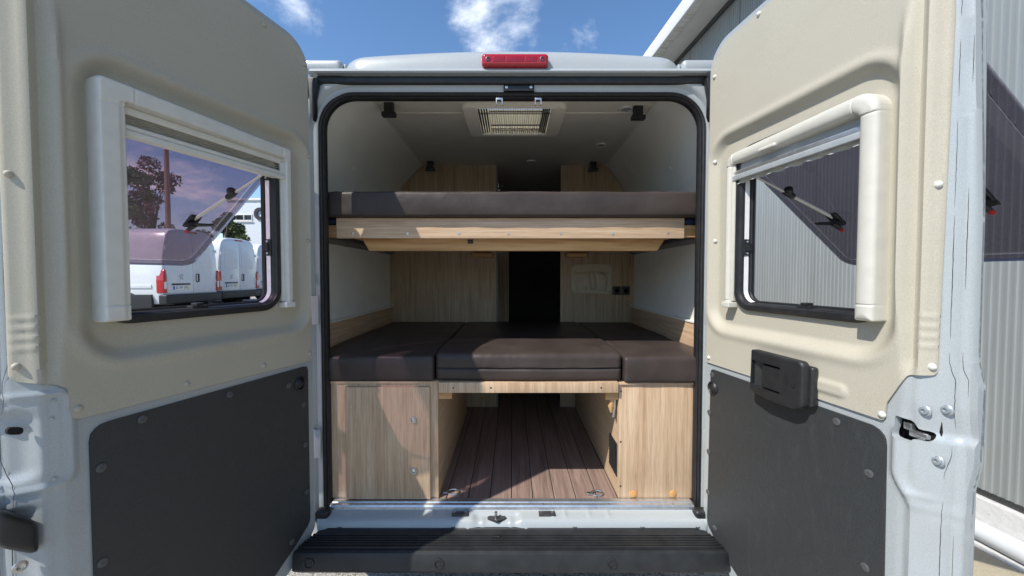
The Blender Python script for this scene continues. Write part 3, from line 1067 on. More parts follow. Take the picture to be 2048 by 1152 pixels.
def make_small_ceiling():
    for (x, y) in ((.55, .258), (.546, .76), (.134, 1.10)):
        s = MB().lathe([(.034, 0), (.034, .004), (.029, .008), (.026, .006), (.026, .003)], (x, y, 2.2895), (0, 0, -1), 24).build('spotlight', 'white_plastic', VAN)
        MB().lathe([(.025, .003), (.022, .0055), (.001, .006)], (x, y, 2.2895), (0, 0, -1), 24).build('lens', 'blind_grey', s)
    for (x, y) in ((-.574, .20), (.600, .235), (-.575, 1.10), (.575, 1.12)):
        m = MB(); m.box(x - .022, x + .022, y - .012, y + .012, 2.235, 2.2895)
        m.box(x - .032, x + .032, y - .018, y + .012, 2.225, 2.245)
        m.build('curtain_bracket', 'black_plastic', VAN, bevel=.003)


make_small_ceiling()


def make_floor():
    f = MB().box(-.90, .90, .0, 3.2, FZ - .0115, FZ - .006).build('cabin_floor', 'dark_room', VAN)
    w = .0940
    xs = [-.335, -.286] + [-.286 + w * (i + 1) for i in range(8)]
    ed = [-.33, -.286, -.191, -.0965, -.0025, .0915, .1855, .2795, .3735, .4615]
    for a, b in zip(ed[:-1], ed[1:]):
        wd = b - a - .0042
        m = MB(); m.box(-wd / 2, wd / 2, 0.02, 2.9, FZ - .006, FZ)
        o = m.build('plank', 'floor_plank', f, bevel=.0012, seg=1)
        o.location = ((a + b) / 2, 0, 0)
    for (x, y) in ((-.262, .065), (.378, .055)):
        r = empty('lashing_ring', (x, y, FZ), 0, VAN)
        m = MB(); n = 20
        m.tube([(.026 * math.cos(t), .016 * math.sin(t), .006 + .003 * math.sin(t)) for t in np.linspace(0, 2 * math.pi, n)], .0035, 8, False)
        m.build('ring', 'steel', r)
        m = MB(); m.soft(-.046, -.018, -.009, .009, 0, .008, .003, (2, 2, 2)); m.build('bracket', 'steel', r)


make_floor()


# ------------------------------------------------------------------ furniture
def knob(parent, x, y, z, m='steel'):
    return MB().lathe([(.0145, 0), (.0145, .003), (.013, .005), (.0105, .0045), (.0098, .006), (.0085, .009), (.005, .0105), (.001, .011)], (x, y, z), (0, -1, 0), 22).build('push_knob', m, parent)


def make_cabinets():
    # left, with a door
    c = empty('storage_cabinet', (-.6, .3, FZ))
    tag(c, 'light oak storage cabinet with a hinged door and two round knobs under the left cushion', 'cabinet', 'oak bed-base cabinets')
    P = lambda mb, n, m, **k: shift(mb.build(n, m, c, **k), c)
    def shift(o, par):
        o.matrix_parent_inverse = Matrix.Translation(-Vector(par.location)); return o
    P(MB().box(-.875, -.319, .024, .042, FZ + .001, 1.0205), 'front_frame', 'oak_vertical', bevel=.001)
    d = P(MB().box(-.713, -.352, .007, .0235, FZ + .007, 1.008), 'cabinet_door', 'oak_vertical', bevel=.0015)
    for z in (.868, .648):
        k = knob(d, -.421, .007, z)
    P(MB().box(-.338, -.3195, .0425, 1.05, FZ + .001, 1.0205), 'side_panel', 'oak_slant', bevel=.001)
    P(MB().box(-.875, -.315, .018, 1.185, 1.021, 1.030), 'top_panel', 'oak_horizontal', bevel=.002)
    P(MB().box(-.325, -.26, .03, .07, .95, .984), 'cleat', 'pine', bevel=.002)
    # right
    c = empty('storage_cabinet', (.67, .3, FZ))
    tag(c, 'light oak storage cabinet with plain front and orange screw caps under the right cushion', 'cabinet', 'oak bed-base cabinets')
    P2 = lambda mb, n, m, **k: shift(mb.build(n, m, c, **k), c)
    f = P2(MB().box(.462, .875, .024, .042, FZ + .001, 1.0145), 'front_panel', 'oak_vertical', bevel=.001)
    for x in (.528, .700):
        MB().lathe([(.0155, -.001), (.0155, .002), (.014, .003), (.001, .0032)], (x, .0238, .536), (0, -1, 0), 20).build('screw_cap', 'orange_cap', f)
    for (x, z) in ((.47, .765), (.47, .985), (.471, .57)):
        MB().lathe([(.004, -.001), (.004, .001), (.001, .0012)], (x, .0238, z), (0, -1, 0), 10).build('screw', 'dark_steel', f)
    P2(MB().box(.4625, .4805, .0425, 1.15, FZ + .001, 1.0145), 'side_panel', 'oak_slant', bevel=.001)
    P2(MB().box(.462, .875, .016, 1.185, 1.015, 1.024), 'top_panel', 'oak_horizontal', bevel=.002)
    v = P2(MB().box(.4575, .4625, .045, .165, .60, .745), 'vent', 'black_plastic', bevel=.001)
    for i in range(9):
        z = .612 + i * .0145
        m = MB(); m.add([(.4535, .052, z), (.4535, .158, z), (.4575, .158, z + .008), (.4575, .052, z + .008), (.4535, .052, z + .003), (.4535, .158, z + .003)], [(0, 1, 2, 3), (4, 5, 2, 3), (0, 1, 5, 4)])
        m.build('slat', 'black_plastic', v, recalc=False)
    cl = P2(MB().box(.405, .4615, .03, .07, .945, .978), 'cleat', 'pine', bevel=.002)
    l = P2(MB().tube([(.437, .045, .945), (.432, .047, .915), (.436, .05, .885)], [.010, .013, .006], 10), 'latch_arm', 'pine')
    P2(MB().tube([(.448, .045, .945), (.447, .046, .90), (.442, .048, .865)], .006, 8), 'latch_rod', 'steel')
    # shelf board joining the cabinets
    c = empty('bed_board', (.07, .1, .99))
    tag(c, 'narrow light oak board bridging the two cabinets under the centre cushion', 'board')
    P3 = lambda mb, n, m, **k: shift(mb.build(n, m, c, **k), c)
    f = P3(MB().box(-.3135, .4535, .006, .022, .984, 1.0285), 'front_edge', 'oak_vertical', bevel=.001)
    for x in (-.25, -.09, .38):
        MB().lathe([(.004, -.001), (.004, .001), (.001, .0012)], (x, .006, 1.006), (0, -1, 0), 10).build('screw', 'dark_steel', f)
    P3(MB().box(-.3135, .4535, .0225, 1.185, 1.012, 1.0285), 'board', 'oak_horizontal', bevel=.001)


def oak_slant():
    m, nt, N, L, b = nodes_of('oak_slant'); MATS['oak_slant'] = m
    v = tex_vec(nt, (20, 1.0, 20), rand=True)
    f = noise(nt, v, 2.4, 8, .74, .45)
    c1 = ramp(nt, f, [(.25, (.40, .27, .16)), (.5, (.53, .39, .25)), (.78, (.62, .49, .34))])
    L.new(c1, b.inputs['Base Color'])
    b.inputs['Roughness'].default_value = .5


oak_slant()
make_cabinets()


def make_cushions():
    rs = np.random.RandomState(3)
    def wob(amp, seed, front=0.0, sag=0.0, crown=.006, pinch=False):
        ph = np.random.RandomState(seed).uniform(0, 6.28, 12)
        def f(q, n):
            x, y, z = q
            w = amp * (math.sin(x * 9 + ph[0]) * math.sin(y * 7 + ph[1]) + .6 * math.sin(x * 23 + ph[2] + 2 * z) * math.sin(y * 17 + ph[3]))
            if n[2] > .5:
                z = z + w + crown * (1 - n[0] ** 2) * (1 - n[1] ** 2) - sag * max(0, -n[1]) ** 3
            if pinch and n[1] < -.5:
                y = y + .007 * math.exp(-((z - 1.0845) / .0045) ** 2)
            if n[1] < -.2 and n[2] > .2:
                z = z + .0011 * math.sin(x * 70 + 3 * math.sin(x * 13 + ph[6])) * max(0, math.sin(x * 9 + ph[7]))
            if n[1] < -.5:
                y = y + front * n[0] ** 2 + amp * (math.sin(x * 31 + ph[4]) + math.sin(z * 60 + ph[5] + x * 8)) - .004 * (1 - n[2] ** 2)
            return (x, y, z)
        return f
    G = 'brown leatherette bed cushions'
    def cush(lab, x0, x1, y0, y1, z0, z1, r, seed, front=0.0, cells=(26, 24, 6), sag=.010, crown=.006, pinch=False):
        o = MB().soft(x0, x1, y0, y1, z0, z1, r, cells, wob(.0009, seed, front, sag, crown, pinch)).build('cushion', 'leatherette', None, angle=60)
        tag(o, lab, 'cushion', G)
        return o
    cush('long dark brown leatherette bed cushion on the left cabinet, lower bunk', -.868, -.336, .012, 1.17, 1.0305, 1.150, .014, 1)
    c = cush('dark brown leatherette centre cushion with a zip along its front edge', -.330, .474, .014, .385, 1.0290, 1.158, .020, 2, front=.012, cells=(110, 14, 26), crown=.004, pinch=True)
    # zip tape and piping along the front of the centre cushion
    pth = [(x, .0125 + .012 * ((x - .072) / .40) ** 2, 1.0915) for x in np.linspace(-.31, .455, 40)]
    MB().tube(pth, .0026, 8).build('piping', 'leatherette', c)
    MB().tube([(a, b + .006, z - .007) for a, b, z in pth], .0030, 6).build('zip', 'rubber', c)
    cush('dark brown leatherette cushion on the front of the right cabinet, lower bunk', .480, .868, .006, .385, 1.0245, 1.146, .014, 3)
    cush('dark brown leatherette cushion in the shaded middle of the lower bunk', -.330, .474, .392, 1.17, 1.0290, 1.150, .014, 4)
    cush('dark brown leatherette cushion in the shaded back right corner of the lower bunk', .480, .868, .392, 1.17, 1.0245, 1.146, .014, 5)
    # seam pull tabs
    o = MB().soft(-.873, .873, .046, 1.15, 1.7385, 1.849, .012, (50, 20, 6), wob(.0009, 8, 0, 0.002, .004)).build('mattress', 'leatherette', None, angle=60)
    tag(o, 'dark brown leatherette mattress across the full width of the upper bunk', 'mattress')
    # dark blue fabric peeping out beside the bunk
    o = MB().soft(-.866, -.772, .10, .5, 1.712, 1.738, .008, (4, 6, 2)).build('blue_fabric', 'navy', None)
    tag(o, 'small dark blue fabric edge under the left end of the upper mattress', 'fabric')
    o = MB().soft(.772, .866, .10, .5, 1.712, 1.738, .008, (4, 6, 2)).build('blue_fabric', 'navy', None)
    tag(o, 'small dark blue fabric edge under the right end of the upper mattress', 'fabric')


make_cushions()


def make_bunk():
    c = empty('bunk_frame', (0, .1, 1.6))
    tag(c, 'oak and pine frame carrying the upper bunk across the van', 'bunk')
    def P(mb, n, m, par=c, **k):
        o = mb.build(n, m, par, **k)
        if par is c:
            o.matrix_parent_inverse = Matrix.Translation(-Vector(c.location))
        return o
    f = P(MB().box(-.771, .757, .076, .094, 1.648, 1.7365), 'front_board', 'oak_horizontal', bevel=.0015)
    for x in (-.701, -.459, -.233, -.017, .215, .442, .685):
        MB().lathe([(.0055, -.001), (.0055, .0012), (.003, .0016), (.0025, .0005)], (x, .0758, 1.668), (0, -1, 0), 12).build('screw', 'steel', f)
    P(MB().box(-.78, .765, .0945, 1.12, 1.7175, 1.7375), 'bed_base', 'pine', bevel=.001)
    P(MB().box(-.868, -.7715, .0945, .13, 1.655, 1.708), 'end_block', 'pine', bevel=.002)
    P(MB().box(.7575, .868, .0945, .13, 1.655, 1.708), 'end_block', 'pine', bevel=.002)
    P(MB().prism([(-.70, 1.717), (.70, 1.717), (.70, 1.65), (.665, 1.598), (-.655, 1.598), (-.685, 1.65)], .145, .19, lambda a, b, h: (a, h, b)), 'cross_beam', 'pine', bevel=.003)
    P(MB().box(-.80, .78, .95, .99, 1.655, 1.7165), 'cross_beam', 'pine', bevel=.003)
    for x in (-.78, .74):
        P(MB().box(x, x + .04, .195, .945, 1.665, 1.7165), 'side_beam', 'pine', bevel=.003)
    for x0, x1 in ((-.29, -.135), (.385, .54)):
        P(MB().soft(x0, x1, 1.12, 1.165, 1.617, 1.652, .010, (4, 3, 3)), 'support_block', 'pine')
    for (x, y, z) in ((-.19, .142, 1.638), (-.35, .72, 1.70)):
        P(MB().box(x - .012, x + .012, y - .004, y + .004, z - .008, z + .010), 'strap_slot', 'black_plastic')
    P(MB().lathe([(.012, 0), (.02, .01), (.018, .03), (.01, .035)], (-.352, .72, 1.70), (0, 0, -1), 8), 'strap_knob', 'black_plastic')


make_bunk()


def oak_shaded():  # same oak laminate, base colour darkened for the dim depth of the cabin
    m, nt, N, L, b = nodes_of('oak_shaded'); MATS['oak_shaded'] = m
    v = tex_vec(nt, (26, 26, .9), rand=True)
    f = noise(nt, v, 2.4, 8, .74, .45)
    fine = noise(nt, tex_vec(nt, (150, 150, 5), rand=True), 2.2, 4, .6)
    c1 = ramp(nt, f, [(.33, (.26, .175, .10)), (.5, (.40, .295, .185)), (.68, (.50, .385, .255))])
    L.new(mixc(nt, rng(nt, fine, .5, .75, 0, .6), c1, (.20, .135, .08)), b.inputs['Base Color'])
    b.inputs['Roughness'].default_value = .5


oak_shaded()


def make_partitions():
    def part(name, lab, poly, y0, y1, caps):
        o = MB().prism(poly, y0, y1, lambda a, b, h: (a, h, b)).build(name, 'oak_shaded', None, bevel=.001)
        tag(o, lab, 'partition', 'oak partitions at the head of the bunks')
        for (x, z) in caps:
            MB().lathe([(.012, -.001), (.012, .004), (.009, .006), (.001, .006)], (x, y0, z), (0, -1, 0), 16).build('screw_cap', 'orange_cap', o)
        return o
    part('wood_partition', 'tall oak panel closing the left side behind the bunks', [(-.892, FZ), (-.118, FZ), (-.118, 2.289), (-.65, 2.289), (-.80, 2.135), (-.86, 1.97), (-.885, 1.82), (-.892, 1.66)], 1.186, 1.204,
         [(-.868, 1.335), (-.775, 2.075)])
    part('wood_partition', 'oak panel with a fabric pocket closing the right side behind the bunks', [(.355, FZ), (.892, FZ), (.892, 1.66), (.885, 1.82), (.86, 1.97), (.80, 2.135), (.68, 2.289), (.355, 2.289)], 1.186, 1.204, [(.862, 1.32)])
    o = MB().box(-.34, -.028, 1.90, 1.918, FZ, 2.1).build('wood_partition', 'oak_shaded', None, bevel=.001)
    tag(o, 'narrow dim oak panel seen through the passage to the cab', 'partition', 'oak partitions at the head of the bunks')
    MB().tube([(-.13, 1.893, 1.445), (-.115, 1.885, 1.447), (-.105, 1.885, 1.44)], .006, 8).build('hook', 'steel', o)
    MB().box(-.1175, -.104, 1.19, 1.205, FZ, 2.28).build('edge_strip', 'grey_rail', bpy.data.objects['wood_partition'])
    m = MB(); m.box(-.10, -.085, 1.17, 1.186, 2.10, 2.108); m.box(-.10, -.096, 1.15, 1.186, 2.12, 2.15); m.tube([(-.10, 1.16, 2.13), (-.075, 1.16, 2.12), (-.07, 1.16, 2.14)], .004, 6)
    m.build('coat_hook', 'steel', bpy.data.objects['wood_partition'])
    # fabric pocket
    p = empty('wall_pocket', (.58, 1.184, 1.46))
    tag(p, 'gathered beige fabric storage pocket on the right oak partition', 'pocket')
    m = MB(); m.box(-.148, .148, -.006, 0, -.105, .11); b = m.build('backing', 'fabric_pocket', p, bevel=.003)
    n = 60
    loops = []
    for (z, bul, wid) in ((-.085, .004, .10), (-.06, .016, .112), (-.02, .026, .118), (.02, .022, .122), (.045, .012, .124), (.05, .008, .124)):
        lp = []
        for i in range(n + 1):
            t = i / n * 2 - 1
            fold = .0045 * math.sin(t * 12 + 2 * math.sin(t * 5) + z * 25) * (1 - t ** 6)
            lp.append((t * wid, -.006 - 1.5 * bul * (1 - t ** 4) - 1.8 * fold, z + .006 * math.cos(t * 3)))
        loops.append(lp)
    MB().loft(loops, False).build('pouch', 'fabric_pocket', p, recalc=False)
    MB().tube([(t * .124, -.016 - .004 * math.sin(t * 26 + 2), .05 + .006 * math.cos(t * 3)) for t in np.linspace(-1, 1, 60)], .004, 6).build('elastic_hem', 'fabric_pocket', p)
    for (x, z) in ((-.135, .095), (.135, .095), (-.135, -.09), (.135, -.09)):
        MB().lathe([(.009, 0), (.009, .003), (.006, .006), (.001, .007)], (x, -.006, z), (0, -1, 0), 14).build('snap_button', 'steel', p)
    for i, x in enumerate((.765, .832)):
        s = MB().soft(x - .030, x + .030, 1.176, 1.186, 1.345, 1.408, .004, (3, 2, 3)).build('power_socket', 'black_plastic', None)
        tag(s, ('square black power socket nearer the fabric pocket on the right partition', 'square black power socket nearer the side wall on the right partition')[i], 'socket', 'black sockets on the right partition')
        MB().lathe([(.016, 0), (.016, .0025), (.013, .003), (.012, -.004), (.001, -.004)], (x, 1.176, 1.3765), (0, -1, 0), 18).build('insert', 'dark_hole', s)


make_partitions()


# ------------------------------------------------------------------ rear doors
def make_door(side):
    left = side == 'L'
    s = 1 if left else -1
    fn = lambda a, v, b: (a, s * v, b)
    D = 0.0 if left else -.016            # small difference in how far the doors reach
    WU = .636 if left else .600           # free side of the window opening
    E = 0.0 if left else -.053           # free edge
    org = (-.795, -.0745, 0) if left else (.789, -.0745, 0)
    ang = math.atan2(-1, -.31) if left else math.atan2(-1, .167)

    def base(u, z):
        um = u - E
        return (-.006 * sstep(.712, .738, um) - .034 * np.clip((um - .742) / .036, 0, 1)
                - .012 * sstep(.7785, .7845, um) - .010 * sstep(.790, .796, um))

    # ---- painted pressing
    H = .008 if left else 0.0
    out = round_poly([(H + D, .462), (H + D, 2.383), (.774 + E, 2.400), (.789 + E, 2.02), (.797 + E, 1.60), (.798 + E, 1.30), (.808 + E, 1.245), (.808 + E, 1.08),
                      (.799 + E, 1.02), (.799 + E, .33), (.22 + D, .33), (.06 + D, .395)],
                     [.03, .10, .05, .05, .05, .03, .02, .03, .03, .02, .05, .05], 7)
    hole = rect_pts(.150 + D, WU, 1.370, 1.930, .062, 8)
    rec = rect_pts(.028 + D, .672 if left else .640, 1.282, 1.998, .085, 8)

    # outline of the beige lining
    if left:
        tp = [(.016, 1.146), (.016, 2.364), (.765, 2.380), (.776, 2.02), (.776, 1.258), (.722, 1.240), (.706, 1.226), (.700, 1.152)]
        rr = [.01, .095, .05, .0, .02, .012, .006, .012]
    else:
        tp = [(.010, 1.134), (.010, 2.362), (.728, 2.378), (.733, 2.02), (.727, 1.262), (.690, 1.256), (.652, 1.178), (.648, 1.134)]
        rr = [.01, .095, .05, .0, .008, .012, .015, .008]
    tp = round_poly([(a + D, b) for a, b in tp], rr, 7)

    def vs(u, z):
        v = base(u, z) - .006 - .018 * sstep(-.003, -.012, poly_sdf(tp, u, z))
        d = poly_sdf(rec, u, z)
        v = v - .028 * sstep(.03, .0, d)
        um = u - D
        if left:
            # pressed lock box with a rounded rim
            q = poly_sdf(rect_pts(.700, .86, 1.015, 1.222, .022), um, z)
            v = v + .006 * np.exp(-(q / .006) ** 2)
            q2 = poly_sdf(rect_pts(.752, .90, 1.045, 1.185, .02), um, z)
            v = v - .016 * sstep(.012, -.008, q2)
            v = v - .012 * sstep(.008, -.004, z - .975) * sstep(.745, .76, um)
        else:
            # long pressed bead bending outwards towards the foot of the door
            um = u - E
            uc = .700 + .030 * sstep(1.03, .95, z)
            v = v + .012 * sstep(uc - .006, uc + .010, um) * sstep(1.135, 1.115, z) - .008 * sstep(uc + .014, uc + .03, um) * sstep(.93, .99, z) * sstep(1.2, 1.12, z)
            v = v + .004 * np.exp(-((z - .985) / .006) ** 2) * sstep(.72, .735, um) * sstep(.775, .76, um)
            v = v - .004 * sstep(.965, .945, z) * sstep(.725, .745, um)
        return v
    slots = []
    if not left:
        slots = [round_poly([(.650, 1.155), (.678, 1.150), (.688, 1.134), (.710, 1.134), (.710, 1.112), (.685, 1.112), (.678, 1.100), (.650, 1.107)], [.004, .004, .004, .010, .010, .004, .004, .004])]
    else:
        slots = []
    door = sheet(out, vs, .0062, .02, fn, 'rear_door', 'van_paint', VAN, holes=[hole] + slots)
    door.location = org
    door.rotation_euler = (0, 0, ang)
    tag(door, 'left rear door seen from inside, shaded, with tilted-out window' if left else 'right rear door seen from inside, sunlit, with black handle')

    def B(mb, name, m, **k):
        return mb.build(name, m, door, **k)
    M = lambda: MB(fn)

    # outer skin and door edge
    vo = -.088
    lim = .15 + D
    osk = [(lim, .42), (lim, 2.36)] + [p for p in out if p[0] > lim + .004 and p[1] > 2.3][:] + [p for p in out if p[0] > .66 and p[1] <= 2.3] + [(.24 + D, .33)]
    sheet(round_poly(osk, 0), lambda u, z: np.full(u.shape, vo), .03, -.001, fn, 'outer_skin', 'van_paint', door, holes=[rect_pts(.098 + D, WU + .052, 1.318, 1.962, .10, 8)])
    m = M()
    loops = []
    loops.append([(a, float(vs(np.array([a]), np.array([b]))[0]) - .015, b) for a, b in out])
    loops.append([(max(a, lim), vo - .0005, b) for a, b in out])
    m.loft(loops); B(m, 'door_edge', 'van_paint')

    # ---- beige lining
    def vt(u, z):
        um = u - E
        v = base(u, z)
        d = poly_sdf(rec, u, z)
        v = v - .022 * sstep(.014, -.022, d)
        v = v + .004 * np.exp(-((d - .020) / .014) ** 2)
        # tall ribs next to the free edge
        zm = sstep(1.26, 1.36, z) * sstep(2.16, 1.98, z)
        v = v + .011 * np.exp(-((um - .7065) / .008) ** 2) * sstep(1.30, 1.5, z) * sstep(2.12, 1.98, z)
        v = v - .010 * np.exp(-((um - .7285) / .0095) ** 2) * sstep(1.24, 1.30, z) * sstep(2.3, 2.1, z)
        v = v + .005 * np.exp(-((um - .7485) / .007) ** 2) * sstep(2.38, 2.2, z)
        for zc in (1.325, 1.347, 1.369, 1.391):
            v = v + .0032 * np.exp(-((z - zc) / .0045) ** 2) * sstep(.742, .75, um) * sstep(.776, .765, um)
        # slow unevenness of the moulded sheet
        v = v + .0012 * np.sin(u * 11 + 1.3) * np.sin(z * 7.5)
        if not left:
            q = poly_sdf(rect_pts(.455, .560, 1.158, 1.192, .017), u - D, z)
            v = v + .006 * sstep(.006, -.006, q)
        return v
    sheet(tp, vt, .0052, .004, fn, 'door_lining', 'beige_vinyl', door, holes=[hole])

    # rivets of the lining
    if left:
        riv = [(.790, 1.694), (.788, 1.289), (.702 - .012, 1.176), (.466, 1.172), (.226, 1.172), (.028, 1.176), (.030, 2.30), (.02, 1.95), (.022, 1.62), (.40, 2.362), (.20, 2.345)]
        riv = [(min(u, .768), z) for u, z in riv]
    else:
        riv = [(.706, 1.680), (.706, 1.281), (.628, 1.148), (.443, 1.150), (.016, 2.26), (.23, 2.358), (.016, 1.93), (.018, 1.62), (.010, 1.155)]
        riv = [(u + .016, z) for u, z in riv]
    for (u, z) in riv:
        vv = float(vt(np.array([u + D]), np.array([z]))[0])
        m = M(); m.lathe([(.0080, -.001), (.0078, .002), (.0064, .0045), (.0035, .006), (.0005, .0065)], (u + D, vv, z), (0, 1, 0), 16)
        B(m, 'rivet', 'white_plastic' if not left else 'beige_vinyl')

    # ---- dark lower panel
    if left:
        lp = [(.036, 1.128), (.036, .50), (.10, .455), (.20, .40), (.672, .36), (.672, 1.126)]
    else:
        lp = [(.020, 1.112), (.012, .478), (.08, .432), (.20, .385), (.644, .36), (.636, 1.113)]
    lpr = round_poly(lp, [.012, .03, .03, .03, .03, .034], 7)
    sheet(lpr, lambda u, z: -.0005 + .0008 * np.sin(u * 9) * np.sin(z * 6), .02, .005, fn, 'lower_panel', 'black_board', door)
    if left:
        scr = [(.571, 1.108), (.344, 1.106), (.654, 1.02), (.127, 1.074), (.124, .477), (.657, .789), (.06, .98), (.055, .82), (.052, .63)]
    else:
        scr = [(.520, 1.089), (.603, .990), (.600, .749), (.030, 1.09), (.017, .935), (.017, .775), (.017, .61), (.06, .49)]
    for (u, z) in scr:
        m = M(); m.lathe([(.0105, -.001), (.0105, .0018), (.009, .0026), (.003, .0028), (.0026, .0015), (.0003, .0015)], (u, 0, z), (0, 1, 0), 18)
        B(m, 'panel_screw', 'screw_grey')
    gu, gz = (.075, 1.067) if left else (.036, 1.040)
    m = M(); m.lathe([(.026, -.001), (.026, .004), (.0225, .008), (.0195, .005), (.018, .002), (.015, .006), (.007, .009), (.0005, .0095)], (gu, 0, gz), (0, 1, 0), 26)
    B(m, 'grommet', 'rubber')

    # ---- window: rubber, light reveal, outer frame
    def to(a, b, h): return (a, h, b)
    def wring(prof):
        r = ring(prof, .150 + D, WU, 1.370, 1.930, .062, to, 8); r.fn = fn; return r
    B(wring([(.012, -.024), (.010, -.010), (.002, -.004), (-.010, -.006), (-.012, -.014), (-.014, -.016), (-.016, -.026), (-.012, -.03)]), 'window_rubber', 'rubber')
    B(wring([(-.013, -.026), (-.016, -.028), (-.018, -.048), (-.016, -.054)]), 'window_reveal', 'black_plastic')
    # light strip that follows the hinge side of the reveal
    st = []
    for off, h in ((-.0155, -.0295), (-.0175, -.0290), (-.0192, -.0450), (-.0175, -.0460)):
        q = rect_pts(.150 + D - off, WU + off, 1.370 - off, 1.930 + off, .062 + off, 8)
        q = q[-1:] + q[:8]
        st.append([(a, h, b) for a, b in q])
    m = M(); m.loft(st, False); B(m, 'reveal_strip', 'white_reveal')
    B(wring([(-.016, -.049), (-.021, -.049), (-.024, -.054), (-.022, -.064), (.012, -.074), (.062, -.088), (.064, -.092), (.03, -.082)]), 'outer_frame', 'rubber')
    for zc in (1.855, 1.585):
        m = M(); m.box(.160 + D, .171 + D, -.052, -.024, zc - .03, zc + .03); m.box(.164 + D, .178 + D, -.056, -.030, zc - .014, zc + .014); B(m, 'stay_plate', 'black_plastic', bevel=.003)
        for dz in (-.021, .021):
            m = M(); m.lathe([(.004, 0), (.004, .003), (.001, .004)], (.171 + D, -.038, zc + dz), (1, .3, 0), 10); B(m, 'stay_screw', 'steel')
    m = M(); m.box(.385 + D, .43 + D, -.056, -.024, 1.384, 1.393); m.box(.397 + D, .418 + D, -.050, -.024, 1.393, 1.401); B(m, 'window_catch', 'black_plastic', bevel=.003)

    # ---- tilted acrylic pane, hinged along its top edge
    ph, pv, pz = .885, -.0905, 1.975
    def pf(a, h, b):                     # a = u, b = distance below the hinge (negative), h = towards the cabin
        return fn(a, pv + b * math.sin(ph) + h * math.cos(ph), pz + b * math.cos(ph) - h * math.sin(ph))
    acr = 'tinted_acrylic' if left else 'tinted_acrylic_dark'
    pa = rect_pts(.035 + D, .730 + D, -.702, 0, .045, 7)
    pane = sheet(pa, lambda u, z: 0 * u, .02, .0045, pf, 'window_pane', acr, door)
    pin = rect_pts(.064 + D, .701 + D, -.672, -.03, .04, 7)
    sd0 = lambda u, z: poly_sdf(pin, u, z)
    sheet(pin, lambda u, z: .002 + .014 * sstep(.0, -.018, sd0(u, z)), .008, .001, pf, 'inner_skin', acr, door)
    m = MB(pf); m.box(.05 + D, .715 + D, -.008, .012, -.004, .02); B(m, 'pane_hinge', 'rubber', bevel=.003)
    rimout = rect_pts(.0345 + D, .7305 + D, -.7025, 0, .045, 7)
    rimin = rect_pts(.060 + D, .705 + D, -.676, -.026, .034, 7)
    m = MB(pf)
    m.loft([[(a, .0005, b) for a, b in rimout], [(a, .005, b) for a, b in rimout], [(a, .005, b) for a, b in rimin], [(a, .0005, b) for a, b in rimin]])
    B(m, 'pane_rim', 'acrylic_rim')
    for (lu, du, su) in ((.182, .03, .176), (.578, -.03, .640)):
        lu += D; su += D
        lat = Vector(pf(lu, .018, -.425)); st = Vector(fn(su, -.045, 1.845))
        mid = st.lerp(lat, .42)
        m = MB(); m.tube([tuple(st), tuple(st.lerp(lat, .45))], .0042, 10); B(m, 'stay_rod', 'white_plastic')
        m = MB(); m.tube([tuple(st.lerp(lat, .38)), tuple(st.lerp(lat, .97))], .0062, 10); B(m, 'stay_tube', 'white_plastic')
        ax = (lat - st).normalized()
        m = MB(); m.tube([tuple(mid - ax * .022), tuple(mid - ax * .01), tuple(mid + ax * .016), tuple(mid + ax * .024)], [.008, .011, .011, .008], 12)
        m.lathe([(.012, -.004), (.014, .004), (.014, .018), (.010, .022), (.001, .023)], tuple(mid + Vector((0, 0, .006))), tuple(Vector(fn(0.5, .6, .5)) ), 16)
        B(m, 'stay_knob', 'black_plastic')
        # latch on the pane: base, swivel and two wings with a red button
        m = MB(); m.tube([tuple(lat - ax * .02), tuple(lat + ax * .004)], [.009, .011], 10)
        m2 = MB(pf)
        m2.soft(lu - .020, lu + .020, .016, .030, -.450, -.385, .006, (3, 2, 4)); B(m2, 'latch_base', 'black_plastic')
        B(m, 'latch_socket', 'black_plastic')
        m3 = MB(pf)
        m3.loft([[(lu - .062 * w, .040 + .003 * math.cos(t), -.420 + .010 * w + (.011 - .004 * abs(w)) * math.sin(t)) for t in np.linspace(0, 2 * math.pi, 11)[:-1]] for w in (-.55, -.3, 0, .35, .7, 1.0)], True, True)
        m3.tube([(lu, .028, -.42), (lu, .044, -.42)], .012, 12)
        m3.tube([(lu, .042, -.42), (lu + .012, .044, -.458)], [.010, .006], 8)
        B(m3, 'latch_wing', 'black_plastic')
        m4 = MB(pf); m4.lathe([(.008, 0), (.008, .003), (.001, .004)], (lu + .012, .046, -.452), (0, 1, 0), 14); B(m4, 'latch_button', 'red_plastic')

    # ---- blind cassette round the window
    wp = 'white_plastic' if left else 'cream_plastic'
    rr = .007 if left else .019
    u0, u1 = (.108, .646) if left else (.098, .611)     # frame
    ci = .594 if left else .571            # inner edge of the wide cover
    zb, zt, zi = (1.370, 1.948, 1.908) if left else (1.370, 1.928, 1.888)
    tv = .040
    ro = .012 if left else .050
    ri = .002 if left else .020
    U = round_poly([(u0, zb + .004), (u0, zt), (u1 + .004, zt + .006), (u1 + .004, zb), (ci, zb), (ci, zi), (u0 + .026, zi), (u0 + .026, zb + .004)],
                   [.002, ro * .8, ro, .004, .003, ri, ri * .5, .002], 8)
    be = .007 if left else .022
